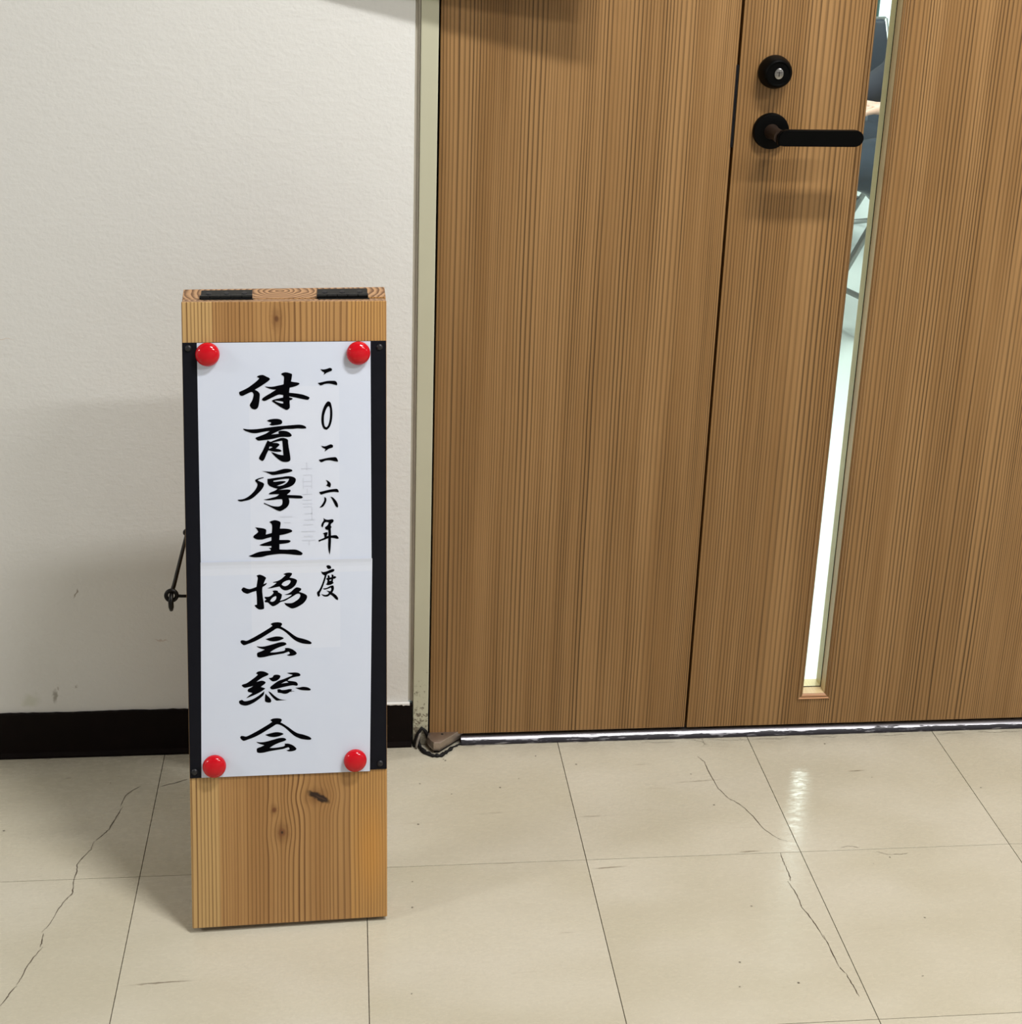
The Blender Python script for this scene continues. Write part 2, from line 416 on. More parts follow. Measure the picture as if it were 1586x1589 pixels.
def lathe(bm, prof, origin, axis, n=24):
    """prof: list of (radius, distance along axis)"""
    origin = Vector(origin); axis = Vector(axis).normalized(); a, b = frame_axes(axis)
    rings = []
    for r, h in prof:
        c = origin + axis * h
        if r < 1e-6: rings.append([bm.verts.new(c)])
        else: rings.append([bm.verts.new(c + (a * math.cos(2*math.pi*i/n) + b * math.sin(2*math.pi*i/n)) * r) for i in range(n)])
    for p, q in zip(rings, rings[1:]):
        for i in range(n):
            j = (i + 1) % n
            if len(p) == 1 and len(q) == 1: continue
            if len(p) == 1: bm.faces.new((p[0], q[i], q[j]))
            elif len(q) == 1: bm.faces.new((p[i], q[0], p[j]))
            else: bm.faces.new((p[i], q[i], q[j], p[j]))
    for R in (rings[0], rings[-1]):
        if len(R) > 1: bm.faces.new(R)
def tube(bm, pts, r, n=10, closed=False):
    pts = [Vector(p) for p in pts]; N = len(pts); rr = r if isinstance(r, (list, tuple)) else [r] * N
    rings = []; prev = None
    for i, p in enumerate(pts):
        if closed: d = pts[(i+1) % N] - pts[i-1]
        else: d = pts[min(i+1, N-1)] - pts[max(i-1, 0)]
        d.normalize()
        if prev is None: a, _ = frame_axes(d)
        else: a = (prev - d * prev.dot(d)).normalized()
        prev = a; b = d.cross(a)
        rings.append([bm.verts.new(p + (a * math.cos(2*math.pi*k/n) + b * math.sin(2*math.pi*k/n)) * rr[i]) for k in range(n)])
    m = N if closed else N - 1
    for i in range(m):
        p, q = rings[i], rings[(i+1) % N]
        for k in range(n): bm.faces.new((p[k], p[(k+1) % n], q[(k+1) % n], q[k]))
    if not closed: bm.faces.new(rings[0][::-1]); bm.faces.new(rings[-1])
def B(): return bmesh.new()
def structure(o): o['kind'] = 'structure'; return o

PANEL_X, PANEL_D, PANEL_Z, PANEL_L = 0.509, 0.060, 1.154, 0.045

GLYPHS=[
('体',[[8833,70023,9027,70164,9359,70239,9639,70218,9969,70035,10274,69896,10395,69761,10332,69610,9961,69320,9345,68909,8860,68621,8570,68446,8813,68326,9030,68144,9158,67901,9135,67408,9076,66872,8984,66425,8832,66158,8612,66054,8350,66077,8107,66242,7961,66513,7990,66710,8204,67065,8348,67421,8423,67822,8373,68029,8182,68184,7717,68012,7235,67778,7042,67727,6842,67784,6739,67938,6698,68117,6761,68232,7155,68405,7770,68726,8386,69164,8871,69559,9110,69805,9076,69895,8919,69960],[11741,70323,11900,70446,12252,70531,12603,70473,12953,70352,13057,70234,12992,69770,12927,69394,13295,69317,13779,69239,13954,69129,13776,68952,13291,68762,12762,68653,12725,68429,12686,68026,13196,67973,13723,67894,14295,67777,14691,67636,15043,67478,15148,67359,15059,67208,14908,67120,14511,67180,13983,67297,13455,67431,12708,67577,12690,67461,13014,67366,13119,67283,12969,67169,12748,67082,12728,66813,12759,66363,12695,66094,12385,65920,12078,66033,11597,66310,11161,66614,10768,66889,10577,67072,10815,67203,11343,67329,11960,67454,11980,67741,11612,67818,11330,67787,10907,67605,10378,67344,9938,67127,9674,67059,9482,67134,9414,67270,9547,67447,9944,67709,10473,68015,10914,68295,11135,68435,10741,68459,10391,68535,9998,68693,9764,68849,10218,68789,10744,68799,11359,68915,11887,69024,12028,69085,12067,69514,12088,69871,12028,70069,11854,70188],[10902,67094,11297,67060,11674,67010,11972,66933,11970,66717,11689,66740,11339,66853,11059,66975]]),
('育',[[9963,64630,10351,64785,10879,64848,11406,64811,11713,64671,11825,64444,11753,64238,11488,64134,11047,64070,10519,64044,10257,64175,10478,64288,10479,64423,10217,64499],[7095,63657,7227,63690,7707,63619,8408,63606,9286,63679,10165,63798,11222,63914,12279,63985,13250,64057,13956,64072,14442,63945,14661,63788,14704,63606,14218,63588,13688,63625,13157,63581,12628,63572,12099,63564,11569,63430,11038,63196,10464,62918,11036,62971,11389,63009,11338,63236,11480,63341,11921,63360,12361,63289,12712,63101,12904,62890,12956,62753,12796,62621,12443,62583,11914,62611,11384,62558,10678,62391,10149,62311,9621,62258,9006,62198,8743,62293,8570,62495,8703,62610,9276,62824,9806,63039,10336,63363,9897,63335,9281,63229,8665,63124,8140,63161,7703,63304,7355,63445],[10043,62214,10366,62036,10675,62138,11206,62335,11736,62488,12176,62425,12483,62220,12507,61858,12589,61223,12706,60496,12771,59860,12698,59634,12414,59505,11972,59514,11576,59659,11095,60031,10702,60447,10441,60769,10836,60643,11363,60433,11918,60331,11896,60784,11858,61419,11803,62143,11468,62104,11027,62023,10541,61897,11113,61868,11420,61744,11463,61607,11240,61386,11000,61183,11458,61083,11721,60897,11587,60791,11014,60784,10574,60857,10135,60983,9910,60554,9685,60016,9550,59793,9373,59679,9110,59829,8981,60031,9117,60390,9431,60926,9701,61507,9926,61999],[10246,61451,10536,61427,10623,61353,10446,61266,10207,61163]]),
('厚',[[9253,58453,9667,58389,10372,58337,10901,58361,11433,58513,12053,58653,12672,58612,12980,58478,12979,58342,12668,58231,12047,58090,11339,57988,10632,57913,10280,58040,9842,58258],[9527,57666,9464,57577,9039,57451,8774,57303,9080,57132,9387,56998,9570,56830,9469,56469,9156,56022,8754,55622,8309,55224,7776,54919,7158,54780,6718,54718,6412,54835,6369,54954,6633,54966,7074,55028,7605,55287,8139,55728,8541,56219,8749,56668,8725,56923,8551,57126,8466,57328,8687,57459,9041,57587],[9974,57456,10274,57468,10982,57569,11689,57644,12221,57723,12752,57710,13194,57564,13396,57332,13349,57014,13142,56700,12741,56436,12207,56267,11764,56159,11249,56044,11851,56066,12383,56080,12737,56026,12717,55799,12467,55577,12306,55398,12731,55369,13441,55325,13973,55266,14239,55095,14104,54943,13615,54927,13083,54968,12506,55010,12592,54661,12544,54251,12319,53891,11961,53626,11516,53410,11206,53463,10765,53685,10237,53991,9798,54230,9490,54375,9536,54483,9887,54319,10416,54096,10945,53991,11389,54007,11701,54227,11766,54590,11707,54884,11131,54880,10423,54807,9892,54802,9434,54905,9806,54932,10514,55096,11047,55247,11359,55513,10784,55527,10254,55522,10104,55607,10345,55765,10877,55980,11189,56200,10792,56301,10264,56541,10020,56819,9971,57184],[10667,57077,10713,57212,11333,57316,12041,57408,12590,57414,12481,57125,12213,56840,11857,56639,11413,56532,11060,56549,11326,56652,11859,56849,12197,57023,12038,57117,11508,57130,10977,57070]]),
('生',[[10146,52075,10396,52205,10840,52284,11282,52153,11502,51964,11471,51580,11406,51216,11983,51200,12604,51109,12887,50945,12868,50789,12511,50634,11976,50484,11371,50391,11330,49796,11880,49780,12414,49764,12680,49665,12679,49545,12411,49397,11876,49321,11342,49272,11336,48601,12136,48549,13027,48550,13472,48473,13916,48247,14138,48056,14110,47919,13913,47814,13199,47873,12309,47992,11419,48046,10529,47981,9818,47883,9284,47743,8663,47698,8043,47735,7602,47887,8136,48100,8670,48313,9292,48432,10251,48496,10252,48633,10032,48842,10361,48832,10363,49089,9831,49078,9211,49123,8902,49224,9302,49396,9836,49564,10370,49732,10375,50190,9841,50068,9308,49919,8777,49916,8424,50017,8179,50208,8252,50434,8609,50699,8788,50877,8658,51155,8423,51464,8970,51375,9500,51269,9746,51079,9725,50759,9687,50513,10424,50693,10475,51333,10435,51746,10304,51933]]),
('協',[[8503,45378,8859,45505,9258,45381,9567,45186,9681,45044,9517,44727,9352,44289,9558,44374,9754,44442,9690,44259,9421,44037,9223,43905,9191,43352,9246,42702,9352,41865,9391,41308,9300,41144,8854,41095,8544,41245,8307,41485,8219,41627,8371,41714,8523,41709,8516,42635,8454,43469,7991,43346,7456,43152,7190,43189,6838,43385,6647,43669,6800,43894,6978,43962,7243,43833,7640,43727,8085,43832,8487,43976,8582,44573,8651,45124],[11751,45467,12109,45612,12510,45645,12804,45571,12839,45432,12667,45178,12532,45016,13040,44889,13351,44730,13439,44551,13301,44158,13030,43824,12626,43560,12178,43417,11821,43448,11510,43643,11290,43928,10843,43851,10308,43758,9800,43738,10220,43918,10668,44180,10938,44421,10493,44436,10511,44509,11029,44631,11477,44847,11792,45114,12061,45336],[11542,44179,11741,44422,12099,44623,12502,44703,12662,44577,12588,44348,12318,44079,12004,43951,11737,44006],[10420,43403,10750,43465,11106,43379,11105,43240,11415,43045,11592,42900,11498,42439,11317,42121,11720,42228,12258,42459,12618,42679,12798,42858,12262,42830,11860,42872,12353,43013,12757,43277,13001,43519,13343,43749,13745,43680,13968,43542,13876,43332,13651,43182,14142,42998,14499,42800,14659,42562,14539,42148,14222,41741,13771,41431,13231,41171,12765,41095,12382,41294,12026,41539,11850,41824,12252,41782,12789,41791,13238,42008,13644,42319,13826,42684,13739,42919,13425,42930,12976,42667,12436,42361,11897,42073,11404,41960,11000,41668,10480,41455,10108,41700,9843,41959,9531,41970,9444,42158,9669,42336,9475,42528,9477,42694,9940,42678,10298,42851,10569,43166],[10130,42116,10248,42343,10519,42612,10832,42740,10902,42599,10828,42323,10602,42099,10334,42035]]),
('会',[[10144,39190,10440,39366,10977,39411,11424,39329,11574,39165,11510,39000,11401,38865,11864,38568,12398,38175,12933,37734,13469,37387,14186,37172,14814,36914,15128,36696,15154,36526,14901,36461,14271,36542,13733,36694,13106,37027,12572,37514,12038,38048,11505,38441,10952,38630,10430,38342,9710,37903,8901,37422,8094,37034,7378,36782,6886,36643,6577,36860,6447,37098,6583,37278,6849,37268,7205,37189,7742,37420,8639,37898,9537,38422,10167,38817,10365,38968,10303,39064],[9507,37305,10063,37471,10780,37611,11317,37562,11674,37427,11745,37313,11492,37182,11133,37056,10595,36984,10059,37051,9747,37184],[8399,36463,8890,36378,9515,36419,10412,36636,11131,36823,11669,36849,11981,36743,12096,36570,11844,36421,11304,36255,10764,36043,10359,35825,10043,35604,10581,35583,11209,35651,11748,35742,11929,35904,11859,36075,12289,36077,12737,35919,13094,35670,13344,35361,13180,35180,12820,35072,12370,35062,12084,35195,12417,35304,12463,35461,12330,35607,12060,35524,11655,35400,11116,35328,10398,35235,9860,35144,9321,35026,8785,35000,8500,35087,8449,35388,8524,35618,8972,35787,9403,35985,8976,36114,8620,36267]]),
('総',[[8296,32993,8540,33199,8944,33247,9346,33165,9657,33002,9853,32863,9744,32699,9294,32511,8843,32267,8346,31895,8930,32029,9287,31948,9483,31790,9373,31607,9102,31412,8876,31234,9385,31043,9366,30949,9095,30754,8734,30535,8193,30277,7563,30023,7069,29856,7386,30171,7837,30480,7570,30586,7347,30643,7233,30835,7352,31037,7712,31237,7938,31387,7489,31293,6952,31204,6685,31328,6527,31522,6644,31630,7138,31777,7678,32129,8219,32528,8536,32824],[9273,30671,9270,30371,9132,30095,8815,29826,8273,29427,7641,29079,7102,28915,6655,28963,6300,29139,6178,29398,6261,29582,6575,29662,6796,29493,7199,29503,7828,29682,8459,30030,9002,30429],[9431,30345,9715,30022,10026,29679,10140,29391,10066,29187,9751,29173,9393,29330,9352,29614,9374,29990],[9857,32337,10144,32353,10369,32466,10479,32668,10866,32717,11224,32618,11285,32427,11130,32171,10813,31949,10363,31874,10051,32076],[12080,32882,12531,32911,13251,32899,13610,32771,13762,32577,13652,32422,13156,32348,12705,32245,12343,32072,12179,31891,12791,31799,13195,31688,13374,31511,13418,31321,13281,31185,12786,31272,12155,31187,11433,31048,10712,30891,10218,30847,10013,31044,10087,31228,10540,31585,11082,31938,11623,32103,12165,32315,12617,32484,12798,32617,12439,32726],[11366,31521,11710,31723,12026,31851,12267,31652,11979,31618,11618,31586],[10892,30818,11162,30853,11430,30728,11880,30728,12422,30817,12736,30738,12464,30467,12146,30264,11786,30214,11336,30327,10932,30411],[9793,30630,10079,30476,10524,30033,11060,29633,11598,29468,12319,29407,12861,29478,13115,29684,13000,29972,12778,30312,12510,30587,13050,30488,13679,30131,14218,29777,14505,29480,14468,29293,14032,29142,13399,29038,12495,28984,11774,29016,11145,29158,10609,29511,10164,30002,9899,30390],[13099,30939,13595,30955,14092,31028,14679,30908,15021,30667,14902,30521,14315,30546,13773,30627,13323,30806]]),
('会',[[9979,26901,10278,27073,10819,27114,11268,27028,11420,26862,11355,26698,11246,26563,11712,26261,12251,25863,12789,25417,13329,25064,14053,24842,14686,24578,15002,24356,15028,24186,14773,24124,14138,24211,13595,24368,12964,24707,12425,25200,11888,25740,11350,26138,10793,26332,10267,26049,9542,25617,8727,25143,7913,24763,7191,24518,6696,24383,6385,24603,6253,24842,6390,25022,6659,25009,7017,24927,7558,25152,8462,25622,9367,26138,10002,26528,10201,26677,10139,26773],[9337,25021,9897,25181,10620,25314,11161,25260,11521,25122,11592,25006,11338,24878,10976,24756,10433,24688,9893,24761,9579,24897],[8221,24188,8715,24099,9346,24134,10249,24342,10973,24522,11515,24543,11831,24434,11947,24260,11692,24113,11148,23953,10604,23745,10196,23531,9878,23313,10419,23287,11052,23349,11595,23435,11778,23595,11707,23766,12141,23764,12592,23602,12952,23350,13204,23037,13039,22858,12675,22754,12222,22748,11934,22884,12270,22990,12317,23147,12182,23294,11910,23213,11502,23093,10958,23026,10235,22940,9692,22855,9150,22741,8609,22721,8322,22810,8271,23112,8346,23342,8798,23506,9233,23700,8802,23833,8443,23991]]),
('二',[[16462,70870,16832,70811,17274,70895,17629,71007,17876,70869,17848,70672,17538,70533,17183,70385,16872,70147,16936,70451,16654,70634],[16141,69169,16557,69244,17265,69396,17885,69414,18328,69354,18503,69019,18431,68858,18060,68962,17529,69078,16998,69040,16510,68867,16290,69005]]),
('〇',[[17472,66872,17692,66688,17848,66009,17888,65195,17786,64382,17542,63708,17185,63379,16831,63540,16612,64042,16546,64766,16667,65667,16937,66385,17250,66831],[17468,66304,17600,66013,17613,65290,17547,64568,17366,63937,17142,63688,16948,63855,16854,64399,16885,65122,17066,65751,17290,66198]]),
('二',[[16506,61416,16950,61334,17396,61489,17708,61573,17947,61432,17928,61187,17482,61051,17214,60902,16928,60680,17019,60997,16682,61185],[16210,59677,16673,59776,17297,59900,17921,59959,18322,59923,18543,59509,18498,59400,18097,59473,17563,59594,17028,59569,16537,59370,16316,59511]]),
('六',[[17013,57156,17280,57059,17591,56777,17652,56502,17561,56202,17320,56327,17054,56470,17233,56649,17190,56924],[16219,55667,16648,55748,17363,55914,18078,56006,18435,55980,18613,55700,18567,55564,18076,55640,17450,55592,16914,55467,16467,55341,16289,55501],[16839,55012,17044,54915,17105,54639,16996,54275,16725,53869,16412,53721,16260,53744,16503,54012,16728,54373,16837,54645],[17581,55057,17893,54939,18249,54564,18470,54145,18531,53795,18441,53687,18245,53802,18023,54249,17802,54713]]),
('年',[[16716,52419,16894,52258,17251,52157,17788,52216,17967,52091,17921,51863,17651,51640,17605,51411,17711,51242,17603,51043,17619,50858,17642,50166,18226,50196,18449,50051,18601,49798,18403,49729,18044,49832,17641,49890,17609,49014,17542,48277,17476,47771,17361,48098,17276,48839,17309,49853,16878,49681,16339,49512,16177,49379,16098,49630,16520,49784,16834,49913,16792,50283,16641,50471,17018,50599,17241,50546,17104,50090,17311,50130,17315,50867,16975,50968,16905,51246,17157,51423,17320,51649,17339,51832,17026,51887,16819,51755,16728,51527,16619,51208,16459,51397,16515,51717,16713,52033,16759,52216]]),
('度',[[17019,46316,17217,46440,17531,46337,17646,46083,17529,45967,17232,45958,17125,46100],[16386,45688,16673,45586,17122,45683,17528,45855,17888,45937,18040,45821,17931,45611,17481,45440,17120,45266,16983,44853,16772,44210,16479,43430,16206,42881,16249,42647,16068,42449,15935,42612,15866,43032,16119,43303,16438,43942,16666,44585,16832,45136,16581,45283,16448,45473],[17191,45171,17389,45118,17459,44856,17675,44904,17677,45276,17929,45147,17910,44962,18063,45050,18269,44885,18106,44723,17872,44675,17834,44314,17959,44189,17652,43976,17202,43898,16978,44017,17114,44198,17161,44550,17026,44619,17045,44795,17207,44827],[17404,44579,17638,44627,17637,44478,17421,44430],[16615,43518,17020,43551,17561,43812,17876,43848,17965,43519,17873,43150,17736,42969,18185,42628,18454,42246,18434,41967,18182,42069,17824,42454,17510,42697,17193,42475,16833,42460,16564,42590,16385,42829,16834,42674,17195,42755,17331,42936,17018,43226,17287,43170,17512,43116,17631,43391,17560,43580,17109,43409,16749,43356]]),
]

# ------------------------------------------------------------------ setting: floor
TX, TY = -0.1200, -0.2806
bm = B()
box(bm, (-5.0, -2.98, -0.06), (6.0, 0.0194, -0.0028))
box(bm, (-5.0, -2.98, -0.0028), (-3.42, 0.0194, 0.0)); box(bm, (3.78, -2.98, -0.0028), (6.0, 0.0194, 0.0))
floor = structure(mesh_obj('floor', bm, [M_JOINT, M_TILE]))
for p in floor.data.polygons:
    if p.center.z > -0.0005: p.material_index = 1
bm = B(); box(bm, (-0.1495, -0.1496, -0.0027), (0.1495, 0.1496, 0.0))
top = [e for e in bm.edges if all(v.co.z > -0.001 for v in e.verts)]
bmesh.ops.bevel(bm, geom=top, offset=0.0002, segments=1, affect='EDGES')
tile = mesh_obj('floor_tile', bm, M_TILE, floor)
first = True
for r in range(10):
    for k in range(-11, 13):
        o = tile if first else tile.copy()
        if not first: COL.objects.link(o)
        first = False
        o.location = (TX + 0.3 * k + 0.15, TY - 0.3 * r + 0.15, random.uniform(-0.00012, 0.0))
CR = [[(-0.1455, -0.0847), (-0.1568, -0.0946), (-0.1643, -0.1046), (-0.1673, -0.1269)], [(-0.1643, -0.1303), (-0.1712, -0.1586), (-0.176, -0.1798), (-0.182, -0.1909), (-0.1897, -0.2026)], [(-0.1921, -0.2055), (-0.1936, -0.2221), (-0.2007, -0.2363), (-0.2068, -0.2522), (-0.2046, -0.2648), (-0.2058, -0.2839), (-0.2035, -0.2995), (-0.2028, -0.3097), (-0.2073, -0.3162), (-0.2149, -0.3356), (-0.2208, -0.3627), (-0.2276, -0.3781)], [(-0.2255, -0.3798), (-0.2242, -0.3954), (-0.2246, -0.4039)], [(-0.2215, -0.4032), (-0.2287, -0.4209), (-0.2338, -0.4368), (-0.2365, -0.4541), (-0.2398, -0.4659)], [(-0.239, -0.4668), (-0.2456, -0.4791), (-0.246, -0.4846), (-0.2517, -0.4975)], [(-0.0791, -0.0699), (-0.0925, -0.0778), (-0.1073, -0.0825), (-0.1183, -0.0874)], [(0.6897, -0.0539), (0.6914, -0.0588), (0.6965, -0.0676), (0.697, -0.0945), (0.7005, -0.1312), (0.7062, -0.1471), (0.7113, -0.1597), (0.7211, -0.1698), (0.7285, -0.1832), (0.7347, -0.2005), (0.7419, -0.228), (0.7518, -0.2449), (0.7577, -0.2521), (0.768, -0.2579)], [(0.7514, -0.2819), (0.7496, -0.2981), (0.7502, -0.3134), (0.7496, -0.3321), (0.7479, -0.3387)], [(0.7439, -0.3392), (0.7478, -0.3613), (0.7479, -0.381), (0.7476, -0.3898), (0.754, -0.4127), (0.7559, -0.4298), (0.7586, -0.4482)], [(0.7612, -0.4953), (0.7649, -0.5063)], [(0.7655, -0.5063), (0.767, -0.5193), (0.7681, -0.5329), (0.7692, -0.5448)], [(0.7591, -0.4417), (0.7604, -0.4678), (0.7609, -0.4953)], [(0.6967, -0.0101), (0.6947, -0.0125), (0.7047, -0.0165), (0.7089, -0.0232), (0.703, -0.0293)], [(0.6999, -0.0088), (0.7088, -0.0092), (0.7073, -0.0117), (0.7081, -0.0207), (0.7115, -0.0248)], [(0.8858, -0.2861), (0.8929, -0.2903), (0.9004, -0.2935), (0.9126, -0.2935), (0.9248, -0.2934), (0.9289, -0.2911)], [(0.8388, -0.2763), (0.8487, -0.2729), (0.8571, -0.2737), (0.8644, -0.2777)]]
for k in range(9):                                   # hairline cracks running along the sill
    x0 = 0.62 + 0.09 * k + random.uniform(-.02, .02)
    CR.append([(x0 + 0.009 * i, -0.0125 - 0.004 * random.random()) for i in range(random.randint(4, 9))])
for ci, pts in enumerate(CR):
    bm = B(); fine = []
    for a, b in zip(pts, pts[1:]):
        for i in range(4):
            s = i / 4; j = 0.0005
            fine.append((a[0] + (b[0]-a[0]) * s + random.uniform(-j, j), a[1] + (b[1]-a[1]) * s + random.uniform(-j, j)))
    fine.append(pts[-1]); L = []; N = len(fine); thin = 0.45 if ci in (13, 14, 15, 16) or ci > 16 else 1.0
    for i, p in enumerate(fine):
        q = Vector(fine[min(i+1, N-1)]) - Vector(fine[max(i-1, 0)])
        nx, ny = -q.y, q.x; l = math.hypot(nx, ny) or 1
        w = 0.00052 * thin * (0.6 + 0.8 * random.random()) * min(1, 0.3 + 4 * min(i, N-1-i) / N)
        L.append((bm.verts.new((p[0] + nx / l * w, p[1] + ny / l * w, 0.00018)), bm.verts.new((p[0] - nx / l * w, p[1] - ny / l * w, 0.00018))))
    for a, b in zip(L, L[1:]): bm.faces.new((a[0], a[1], b[1], b[0]))
    mesh_obj('crack', bm, M_CRACK, floor)

# ------------------------------------------------------------------ walls, ceiling
WT = 0.12; DX0, DX1, DZ = 0.2545, 1.612, 2.03
def wallbox(name, a, b, m=None): 
    bm = B(); box(bm, a, b); return structure(mesh_obj(name, bm, m or M_WALL))
bm = B()
box(bm, (-5.0, 0, 0), (0.2478, WT, CEIL)); box(bm, (DX1 + 0.008, 0, 0), (6.0, WT, CEIL)); box(bm, (0.2478, 0, DZ), (DX1 + 0.008, WT, CEIL))
structure(mesh_obj('wall_back', bm, M_WALL))
wallbox('wall_front', (-5.0, -3.10, 0), (6.0, -2.98, CEIL), M_PLASTER)
wallbox('wall_left', (-5.12, -3.10, 0), (-5.0, WT, CEIL), M_PLASTER)
wallbox('wall_right', (6.0, -3.10, 0), (6.12, WT, CEIL), M_PLASTER)
wallbox('ceiling', (-5.12, -3.10, CEIL), (6.12, 6.32, CEIL + 0.1), M_CEIL)
# room behind the door
wallbox('floor_2', (-1.5, 0.0194, -0.06), (6.0, 6.2, -0.0005), M_IFLOOR)
wallbox('wall_room_left', (-1.62, WT, 0), (-1.5, 6.2, CEIL), M_PLASTER)
wallbox('wall_room_right', (6.0, WT, 0), (6.12, 6.2, CEIL), M_PLASTER)
bm = B()
box(bm, (-1.62, 6.2, 0), (2.55, 6.32, CEIL)); box(bm, (4.6, 6.2, 0), (6.12, 6.32, CEIL))
box(bm, (2.55, 6.2, 2.2), (4.6, 6.32, CEIL)); box(bm, (2.55, 6.2, 0), (4.6, 6.32, 0.15))
structure(mesh_obj('wall_room_back', bm, M_PLASTER))
bm = B(); box(bm, (2.55, 6.25, 0.15), (4.6, 6.27, 2.2)); win = structure(mesh_obj('window_1', bm, M_DAY))
bm = B()
for x in (2.55, 3.55, 4.56): box(bm, (x, 6.21, 0.15), (x + 0.04, 6.25, 2.2))
for z in (0.15, 2.16): box(bm, (2.55, 6.21, z), (4.6, 6.25, z + 0.04))
mesh_obj('window_frame', bm, M_HOUSE, win)

# ceiling lamps: housing, lit diffuser, and the area light just under it
def lamp(i, x, y, lx, ly, w, label, group):
    r = empty('ceiling_lamp', label, 'lamp', (x, y, CEIL - 0.05), group)
    bm = B(); box(bm, (-lx/2 - .03, -ly/2 - .03, 0), (lx/2 + .03, ly/2 + .03, 0.049), 0.004); mesh_obj('housing', bm, M_HOUSE, r)
    bm = B(); box(bm, (-lx/2, -ly/2, -0.006), (lx/2, ly/2, 0.0), 0.002); mesh_obj('diffuser', bm, M_GLOW, r)
    area(x, y, CEIL - 0.06, lx, ly, w, (1.0, 0.985, 0.955) if group.startswith('corr') else (0.93, 1.0, 0.97))
for i, (x, y, lx, ly, w, a) in enumerate(CORRIDOR_LAMPS):
    lamp(i, x, y, lx, ly, w, ('short white ceiling lamp just above the two door leaves', 'white ceiling lamp over the middle of the corridor right of the door', 'white ceiling lamp far along the corridor to the left', 'white ceiling lamp far along the corridor to the right')[i], 'corridor ceiling lamps')
for i, (x, y, lx, ly, w, a) in enumerate(ROOM_LAMPS):
    lamp(i, x, y, lx, ly, w, ('white lamp of the room behind the door, over the middle', 'white lamp of the room behind the door, nearest the door', 'white lamp of the room behind the door, farthest right')[i], 'room ceiling lamps')

# ------------------------------------------------------------------ skirting, jamb, sealant, sill
bm = B(); n = 170; x0, x1 = -1.2, 0.2535; rows = []
for i in range(n + 1):
    x = x0 + (x1 - x0) * i / n
    zt = 0.0745 + 0.0003 * math.sin(x * 31) + random.uniform(-0.0004, 0.0004) + (random.uniform(-.0010, .0003) if -0.15 < x < -0.06 or x > 0.15 else 0)
    rows.append([bm.verts.new(p) for p in ((x, -0.0001, 0), (x, -0.0085, 0), (x, -0.0085, 0.003), (x, -0.0055, 0.009), (x, -0.0050, zt - 0.001), (x, -0.0042, zt), (x, -0.0001, zt))])
for a, b in zip(rows, rows[1:]):
    for i in range(6): bm.faces.new((a[i], a[i+1], b[i+1], b[i]))
bm.faces.new(rows[0]); bm.faces.new(rows[-1][::-1])
box(bm, (-5.0, -0.0060, 0), (-1.2, -0.0001, 0.0745))
structure(mesh_obj('baseboard_back', bm, M_SKIRT))
bm = B(); pts = [(0.2045, 0.0752), (0.2100, 0.0738), (0.2165, 0.0744), (0.2210, 0.0734), (0.2290, 0.0742), (0.2330, 0.0733), (0.2380, 0.0742), (0.2400, 0.0722), (0.2440, 0.0732), (0.2500, 0.0724), (0.2500, 0.0752), (0.2500, 0.0758), (0.2045, 0.0758)]
v1 = [bm.verts.new((x, -0.0062, z)) for x, z in pts]; v2 = [bm.verts.new((x, -0.0005, z + (0.003 if z > .076 else 0))) for x, z in pts]
bm.faces.new(v1)
for i in range(len(pts)): bm.faces.new((v1[i], v1[(i+1) % len(pts)], v2[(i+1) % len(pts)], v2[i]))
structure(mesh_obj('trim_5', bm, M_WALL))
bm = B(); box(bm, (DX1 + 0.008, -0.006, 0), (6.0, -0.0001, 0.0745)); structure(mesh_obj('baseboard_right', bm, M_SKIRT))

bm = B()                       # painted steel door frame
box(bm, (0.2552, -0.0030, 0), (0.2786, WT + .003, DZ - .02), 0.0012, 2)
box(bm, (1.5875, -0.0030, 0), (DX1, WT + .003, DZ - .02), 0.0012, 2)
box(bm, (0.2552, -0.0030, DZ - .02), (DX1, WT + .003, DZ + .005), 0.0012, 2)
structure(mesh_obj('trim_1', bm, M_JAMB))
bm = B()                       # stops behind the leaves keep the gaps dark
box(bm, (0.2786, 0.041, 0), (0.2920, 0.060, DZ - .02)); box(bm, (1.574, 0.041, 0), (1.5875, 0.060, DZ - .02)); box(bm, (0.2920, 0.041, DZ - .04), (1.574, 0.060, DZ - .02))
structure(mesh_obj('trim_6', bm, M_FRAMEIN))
bm = B(); prof = [(0.2478, 0.0010), (0.2490, 0.0026), (0.2515, 0.0028), (0.2528, 0.0008), (0.2545, -0.0006), (0.2556, 0.0015), (0.2556, 0.01), (0.2478, 0.01)]
prism(bm, prof, 0.0765, DZ); structure(mesh_obj('trim_2', bm, M_CAULK, smooth=True))
bm = B()                       # threshold strip
pr = [(-0.0075, 0), (-0.0078, 0.0025), (-0.0070, 0.0040), (-0.0052, 0.0068), (-0.0030, 0.0090), (0.0, 0.0104), (0.006, 0.0110), (0.055, 0.0110), (0.055, 0)]
a = [bm.verts.new((0.3300, y, z)) for y, z in pr]; b = [bm.verts.new((1.5870, y, z)) for y, z in pr]
bm.faces.new(a[::-1]); bm.faces.new(b)
for i in range(len(pr)): bm.faces.new((a[i], a[(i+1) % len(pr)], b[(i+1) % len(pr)], b[i]))
structure(mesh_obj('trim_3', bm, M_THRES, smooth=True))
bm = B(); box(bm, (0.2790, 0.004, 0.0), (0.3300, 0.055, 0.010)); structure(mesh_obj('trim_7', bm, M_FRAMEIN))

